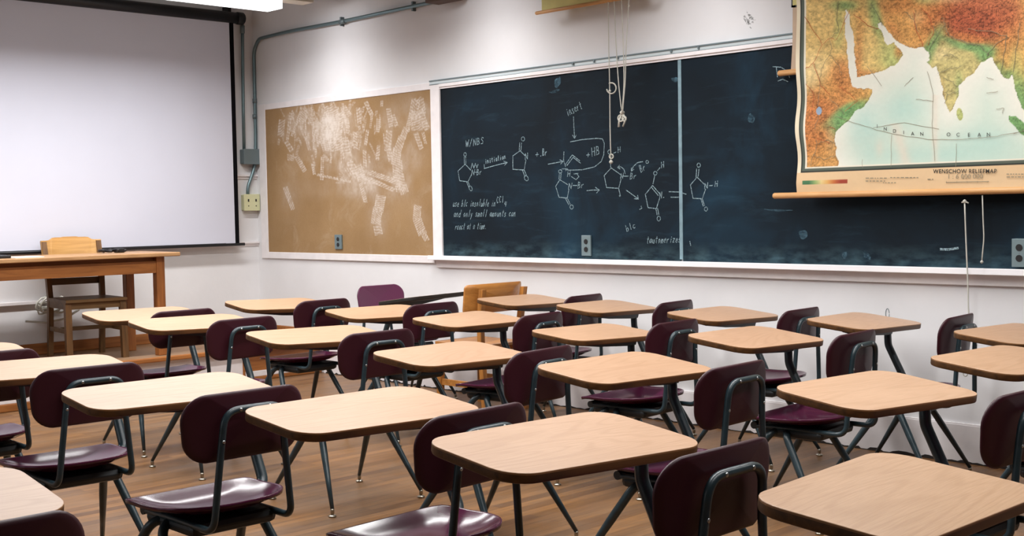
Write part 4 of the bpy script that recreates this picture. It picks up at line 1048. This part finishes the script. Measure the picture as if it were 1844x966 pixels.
# printed frame
bx0 = on_map(1448.2, 200).x; bx1 = on_map(1441.3, 200).x; bx2 = on_map(1451.5, 200).x
zi = on_map(1447, 301.5).z; zb_ = on_map(1447, 304).z; zc_ = on_map(1447, 311.5).z
zmap = zi; X1b = X1 - .02
frame = (PX < bx2) | (PZ < zi); img[frame] = rgb(238, 232, 216)
dark = ((PX > bx1) & (PX < bx0) & (PZ > zc_)) | ((PZ < zb_) & (PZ > zc_) & (PX > bx1))
img[dark] = rgb(88, 98, 88)
dark2 = ((PX > bx1) & (PX < bx1 + .006) & (PZ > zc_)) | ((PZ < zc_ + .008) & (PZ > zc_) & (PX > bx1)); img[dark2] = rgb(38, 44, 42)
below = PZ <= zc_
tanm = rgb(228, 194, 152); img[below] = tanm * (.97 + .06 * nz[below])[..., None]
marg = (PX < bx1); img[marg] = np.where(below[marg][:, None], tanm, rgb(236, 224, 198))
# legend colour strip
lx0, lx1 = on_map(1446.5, 330).x, on_map(1526, 330).x; lz0, lz1 = on_map(1486, 331.5).z, on_map(1486, 324.5).z
lg = (PX > lx0) & (PX < lx1) & (PZ > lz0) & (PZ < lz1)
tl = np.clip((PX - lx0) / (lx1 - lx0), 0, 1)
cols = np.array([(70, 122, 84), (70, 122, 84), (150, 176, 110), (232, 206, 140), (226, 170, 96), (200, 110, 60), (164, 66, 48), (164, 66, 48)], float)
li = tl * 7; l0 = np.floor(li).astype(int).clip(0, 6); lf = (li - l0)[..., None]
img = np.where(lg[..., None], cols[l0] * (1 - lf) + cols[l0 + 1] * lf, img)
gr_ = img.mean(-1, keepdims=True); img = (gr_ + (img - gr_) * .92) * np.array([.955, .95, .93])
img = np.clip(img, 0, 255) / 255.
linimg = np.where(img <= .04045, img / 12.92, ((img + .055) / 1.055) ** 2.4)

mp_ = thing('wall_map', 'large colourful pull-down relief map of the Indian Ocean in front of the blackboard', 'map', (X0, YM, Z0m))
wav = .006 * np.sin(PZ * 21 + .6) * np.exp(-(PX - X0) / .35) + .0025 * np.sin(PX * 9 + PZ * 4)
wavx = .007 * np.sin(PZ * 17.) * np.exp(-(PX - X0) / .12) * np.clip((PZ - Z0m) / .3, 0, 1)
wav *= np.clip((PZ - Z0m) / .06, 0, 1)
V = np.stack([PX - X0 + wavx, wav, PZ - Z0m], -1).reshape(-1, 3)
idx = np.arange(NX * NZ).reshape(NZ, NX)
Fq = np.stack([idx[:-1, :-1], idx[:-1, 1:], idx[1:, 1:], idx[1:, :-1]], -1).reshape(-1, 4)
me = bpy.data.meshes.new('map_sheet'); me.from_pydata(V.tolist(), [], Fq.tolist())
ca = me.color_attributes.new('print', 'FLOAT_COLOR', 'POINT')
ca.data.foreach_set('color', np.concatenate([linimg.reshape(-1, 3), np.ones((NX * NZ, 1))], 1).astype(np.float32).ravel())
me.polygons.foreach_set('use_smooth', [True] * len(me.polygons))
Mm = bpy.data.materials.new('printed_map_cloth'); Mm.use_nodes = True
nt = Mm.node_tree; at = nt.nodes.new('ShaderNodeAttribute'); at.attribute_name = 'print'
nt.links.new(at.outputs['Color'], nt.nodes['Principled BSDF'].inputs['Base Color'])
nt.nodes['Principled BSDF'].inputs['Roughness'].default_value = .7; nt.nodes['Principled BSDF'].inputs['Specular IOR Level'].default_value = .25
me.materials.append(Mm)
ms = bpy.data.objects.new('map_sheet', me); COL.objects.link(ms); ms.parent = mp_
M['ink'] = mat('map_ink', (46, 44, 40), .8); M['ink_faint'] = mat('map_ink_faint', (140, 130, 108), .8); M['ink_blue'] = mat('map_ink_river', (120, 116, 92), .8); M['ink_border'] = mat('map_ink_border', (176, 78, 46), .8)
def LM(p): return Vector((p.x - X0, -.0055, p.z - Z0m))
def add_text(b, s, u, v, size, sx=1., rot=0., bold=0.):
    cu = bpy.data.curves.new('t', 'FONT'); cu.body = s; cu.size = 1; cu.align_x = 'CENTER'; cu.align_y = 'CENTER'; cu.offset = bold; cu.space_character = 1.12 if bold else 1.
    o = bpy.data.objects.new('t', cu); COL.objects.link(o)
    bpy.context.view_layer.update()
    m_ = bpy.data.meshes.new_from_object(o.evaluated_get(bpy.context.evaluated_depsgraph_get()))
    bpy.data.objects.remove(o); bpy.data.curves.remove(cu)
    p = LM(on_map(u, v)); ca_, sa_ = math.cos(rot), math.sin(rot)
    vs = []
    for q in m_.vertices:
        x, y = q.co.x * size * sx, q.co.y * size
        vs.append(b.bm.verts.new((p.x + x * ca_ - y * sa_, p.y, p.z + x * sa_ + y * ca_)))
    m_.calc_loop_triangles()
    for f in m_.loop_triangles:
        try: b.bm.faces.new([vs[i] for i in f.vertices])
        except ValueError: pass
    bpy.data.meshes.remove(m_)
b = MB()
for s, cx, cy in (('I', 465, 440), ('N', 493, 450), ('D', 525, 457), ('I', 557, 462), ('A', 588, 466), ('N', 620, 467), ('O', 713, 469), ('C', 746, 470), ('E', 784, 470), ('A', 820, 470), ('N', 852, 469)):
    add_text(b, s, *Q(cx, cy), .026)
add_text(b, 'WENSCHOW RELIEFMAP', *Q(768, 597), .0285, .93, -.03, .012)
b.build('lettering', M['ink'], mp_, recalc=False)
b = MB(); add_text(b, '1 : 6 000 000', *Q(770, 615), .031, 1.1, -.02)
for k in range(5):
    add_text(b, 'I', *Q(706 + 36 * k, 634), .014)
q0, q1 = LM(on_map(*Q(704, 636))), LM(on_map(*Q(854, 633))); b.bm.faces.new([b.bm.verts.new(q0 + Vector((0, 0, d))) if i < 2 else b.bm.verts.new(q1 + Vector((0, 0, d))) for i, d in enumerate((0, .003, .003, 0))])
random.seed(2)
for (x0, x1, y) in ((425, 500, 622), (425, 495, 632), (510, 610, 620), (485, 530, 638), (640, 660, 626), (915, 974, 608), (915, 974, 618)):
    x = x0
    while x < x1:
        l = random.uniform(4, 12); a, c = LM(on_map(*Q(x, y))), LM(on_map(*Q(min(x1, x + l), y)))
        b.bm.faces.new([b.bm.verts.new(p) for p in (a, c, c + Vector((0, 0, .0045)), a + Vector((0, 0, .0045)))]); x += l + 4
b.build('lettering', M['ink_faint'], mp_, recalc=False)
def mline(b, pts, w_):
    P_ = [LM(on_map(*Q(*p))) + Vector((0, .001, 0)) for p in pts]; L_, R_ = [], []
    for i, p in enumerate(P_):
        t = (P_[min(len(P_) - 1, i + 1)] - P_[max(0, i - 1)]).normalized(); n_ = Vector((-t.z, 0, t.x)) * w_ / 2
        L_.append(b.bm.verts.new(p + n_)); R_.append(b.bm.verts.new(p - n_))
    for i in range(len(P_) - 1): b.bm.faces.new([L_[i], R_[i], R_[i + 1], L_[i + 1]])
def wig(pts, amp, seed):
    random.seed(seed); out = []
    for a, c in zip(pts, pts[1:]):
        for k in range(5): out.append((a[0] + (c[0] - a[0]) * k / 5 + random.uniform(-amp, amp), a[1] + (c[1] - a[1]) * k / 5 + random.uniform(-amp, amp)))
    return out + [pts[-1]]
b = MB()
for i, p in enumerate([[(330, 0), (322, 60), (330, 110), (300, 130), (305, 180), (275, 230), (262, 300), (258, 370)], [(300, 190), (330, 230), (340, 260)], [(440, 10), (470, 60), (482, 90)], [(652, 205), (648, 160), (676, 120), (700, 80), (690, 60)], [(676, 120), (655, 90)], [(860, 195), (820, 160), (770, 150), (720, 125), (700, 95)], [(845, 195), (880, 150), (920, 130), (860, 110), (780, 100)], [(676, 258), (720, 240), (760, 230)], [(745, 300), (715, 280), (695, 270)], [(748, 318), (710, 330), (695, 320)], [(895, 250), (905, 190), (915, 120)], [(260, 400), (245, 460), (255, 520), (230, 580)], [(350, 400), (320, 360), (300, 340)], [(322, 500), (290, 490), (260, 500)], [(322, 540), (280, 555), (240, 540)], [(690, 200), (720, 190), (745, 205)], [(700, 360), (712, 330)], [(560, 40), (590, 70), (610, 110)], [(940, 250), (950, 160), (960, 80)]]):
    mline(b, wig(p, 4, i), .0023)
b.build('river_lines', M['ink_blue'], mp_, recalc=False)
b = MB()
for i, p in enumerate([[(212, 60), (275, 155), (300, 130), (322, 140), (372, 30)], [(275, 155), (240, 220), (215, 240)], [(240, 220), (268, 300), (300, 330)], [(215, 290), (245, 330), (232, 420)], [(350, 390), (395, 350), (360, 320), (330, 300)], [(300, 440), (320, 450)], [(230, 470), (300, 500)], [(385, 50), (430, 90), (470, 100)], [(640, 160), (660, 110), (650, 60), (620, 30)], [(625, 160), (600, 110), (590, 40)]]):
    mline(b, wig(p, 2.5, i + 50), .0022)
b.build('border_lines', M['ink_border'], mp_, recalc=False)
b = MB()
for k, p in enumerate([[(320, 405), (420, 440), (520, 468), (640, 485), (760, 486), (880, 474), (980, 455)], [(640, 250), (660, 330), (655, 430), (665, 560)], [(740, 500), (738, 580)], [(412, 555), (414, 584)], [(515, 470), (512, 580)], [(450, 445), (560, 428), (680, 450)], [(600, 345), (660, 353)], [(430, 230), (480, 300)], [(560, 300), (590, 270)], [(845, 325), (885, 318)], [(880, 380), (905, 375), (900, 395)], [(845, 270), (870, 276)], [(940, 465), (985, 452)]]):
    mline(b, wig(p, 1.5, k + 90), .002)
b.build('chart_lines', M['ink_faint'], mp_, recalc=False)
zr = Z0m - .008
b = MB(); xr0 = on_map(1393, 355).x
b.tube([(xr0 - X0, 0, zr - Z0m), (xr0 - X0 + .006, 0, zr - Z0m), (X1 - X0 + .15, 0, zr - Z0m)], [.012, .0165, .0165], 14); b.build('bottom_rod', M['rod'], mp_)
b = MB(); b.tube([(-.12, .02, Z1m - Z0m + .02), (X1 - X0 + .12, .02, Z1m - Z0m + .02)], .035, 14); b.build('roller', M['brownbox'], mp_)

# second map hanging behind it: only its left edge, lower rod and end show
q = on_map(1402, 132.5, 5.862); zq = q.z
m2 = thing('wall_map', 'tan map behind the relief map, its wooden rod end showing to the left', 'map', (q.x, 5.862, zq))
b = MB(); s0 = on_map(1424, 128, 5.862).x; s1 = on_map(1427.5, 12, 5.862).x; zt2 = on_map(1424, 14, 5.862).z
sh = [(s0 - q.x, .0, 0), (s0 - q.x + .012, 0, .16), (s1 - q.x + .0, 0, zt2 - zq), (s1 - q.x, 0, .86)]
vs = [[b.bm.verts.new(p), b.bm.verts.new((1.5, 0, p[2]))] for p in sh]
for a, c in zip(vs, vs[1:]): b.bm.faces.new([a[0], a[1], c[1], c[0]])
b.build('map_sheet', M['tan'], m2)
b = MB(); b.bx((s1 - q.x - .006, -.004, zt2 - zq), (s1 - q.x + .02, .0, .86)); b.bx((s1 - q.x - .006, -.004, zt2 - zq), (1.4, .0, zt2 - zq + .012)); b.build('printed_border', M['black'], m2)
b = MB(); b.bx((s1 - q.x + .004, -.006, zt2 - zq + .01), (1.38, -.001, .86)); b.build('printed_field', M['ymap'], m2)
b = MB(); b.tube([(0, 0, 0), (.005, 0, 0), (1.6, 0, 0)], [.012, .0165, .0165], 14); b.build('bottom_rod', M['rod'], m2)
b = MB(); b.tube([(.0, .0, .88), (1.7, .0, .88)], .03, 14); b.build('roller', M['brownbox'], m2)

# third map, drawn up high, yellowed
q = on_map(965, 24, 5.79); q2 = on_map(1150, -1, 5.79)
m3 = thing('wall_map', 'yellowed rolled-up map hanging at the top of the wall above the blackboard', 'map', (q.x, 5.79, q.z))
e = on_map(976, 20, 5.79).x - q.x; ln = .95
b = MB(); b.bx((e, -.002, 0), (ln, .002, .42)); b.build('map_sheet', M['ymap'], m3)
b = MB(); b.tube([(0, 0, 0), (.006, 0, 0), (ln + .06, 0, 0)], [.009, .012, .012], 12); b.build('bottom_rod', M['rod'], m3)
b = MB(); b.tube([(-.03, .03, .44), (ln + .1, .03, .44)], .03, 14); b.build('roller', M['brownbox'], m3)

# ------------------------------------------------------------------ pull cords
def cord(px, off, name, label, r=.0034, extra=None, rad=.2):
    b = MB(); pts = [Wp(u, v, off) for u, v in px]
    b.tube(bend(pts, rad, 5), r, 7)
    if extra: extra(b)
    return tag(b.build(name, M['cord']), label, 'cord', 'map pull cords')
def ring(u, v, rpx, off, b, r=.0042, a0=-120, a1=170):
    b.tube([Wp(*p, off) for p in arc(u, v, rpx, rpx * 1.15, a0, a1, 14)], r, 7)
def knot(u, v, off, b, r=.012):
    c = Wp(u, v, off); b.lathe([(.002, -r), (r * .8, -r * .5), (r, 0), (r * .8, r * .5), (.002, r)], c, 'Z', 10)
O1 = .13
def ex1(b): ring(1101, 159, 8.5, O1, b); knot(1098, 164, O1, b, .009); knot(1100.5, 292, O1, b, .013); ring(1101, 282, 3.5, O1, b, .004, 0, 360)
cord([(1093, -60), (1095.5, 10), (1096.5, 100), (1098, 150), (1098.5, 220), (1099, 250), (1100.5, 292)], O1, 'pull_cord', 'leftmost pull cord hanging before the blackboard, with a ring halfway down', extra=ex1)
def ex2(b):
    knot(1120.5, 203, O1, b, .016); ring(1118, 213, 5, O1, b, .005, 0, 360); ring(1124, 214, 3.5, O1, b, .005, 0, 360)
    b.tube([Wp(1119, 206, O1), Wp(1115, 218, O1), Wp(1114.5, 229, O1)], [.006, .006, .008], 7); b.tube([Wp(1122, 206, O1), Wp(1127, 214, O1), Wp(1122, 228, O1)], [.006, .006, .006], 7)
cord([(1103, -60), (1106, 5), (1110, 90), (1113, 140), (1117, 180), (1120, 203)], O1, 'pull_cord', 'second pull cord from the left, tied in a hanging knot with the one beside it', extra=ex2)
cord([(1117, -60), (1119, 0), (1123, 95), (1124, 150), (1122, 180), (1120.5, 203)], O1 + .012, 'pull_cord', 'third pull cord from the left, running into the hanging knot')
def ex4(b): knot(1132, 10, O1, b, .008)
cord([(1135, -60), (1132, 10), (1127, 95), (1126, 150), (1122.5, 185), (1121.5, 203)], O1 + .02, 'pull_cord', 'fourth pull cord from the left, slanting into the hanging knot', extra=ex4)
def ex5(b):
    knot(1737, 363, .116, b, .01); b.tube([Wp(1732, 365, .116), Wp(1737, 363, .116), Wp(1744, 366, .116)], .004, 6)
cord([(1737, 363), (1739, 420), (1741.5, 478), (1743, 515), (1744, 560), (1745.5, 578), (1743, 640), (1741, 664)], .116, 'pull_cord', 'long white cord hanging from the relief map rod down to a seat back', r=.0036, extra=lambda b: (ex5(b), ring(1738.5, 674, 3.6, .116, b, .003, -60, 300)))
cord([(1769, 352), (1770.5, 400), (1772, 428), (1770, 450), (1768, 471)], .116, 'pull_cord', 'short white cord dangling below the relief map, right of the long one', r=.003, extra=lambda b: knot(1768, 472, .116, b, .008))
b = MB(); b.tube([Wp(*p, .0016) for p in arc(1598, 566, 3.2, 10, 0, 350, 16)], .0015, 6)
tag(b.build('wire_loop', M['galvbox']), 'tiny wire loop on the white wall behind the wall row', 'wire')

# ------------------------------------------------------------------ world, exposure
W = bpy.data.worlds.new('world'); S.world = W; W.use_nodes = True
bg = W.node_tree.nodes['Background']; bg.inputs[0].default_value = (.75, .86, 1, 1); bg.inputs[1].default_value = .5
S.view_settings.view_transform = 'Standard'; S.view_settings.look = 'None'
S.view_settings.exposure = EXPO; S.view_settings.gamma = 1; S.view_settings.use_curve_mapping = False
S.cycles.use_denoising = True
S.cycles.max_bounces = 8; S.cycles.diffuse_bounces = 5; S.cycles.glossy_bounces = 4; S.cycles.transparent_max_bounces = 8
S.cycles.sample_clamp_indirect = 6
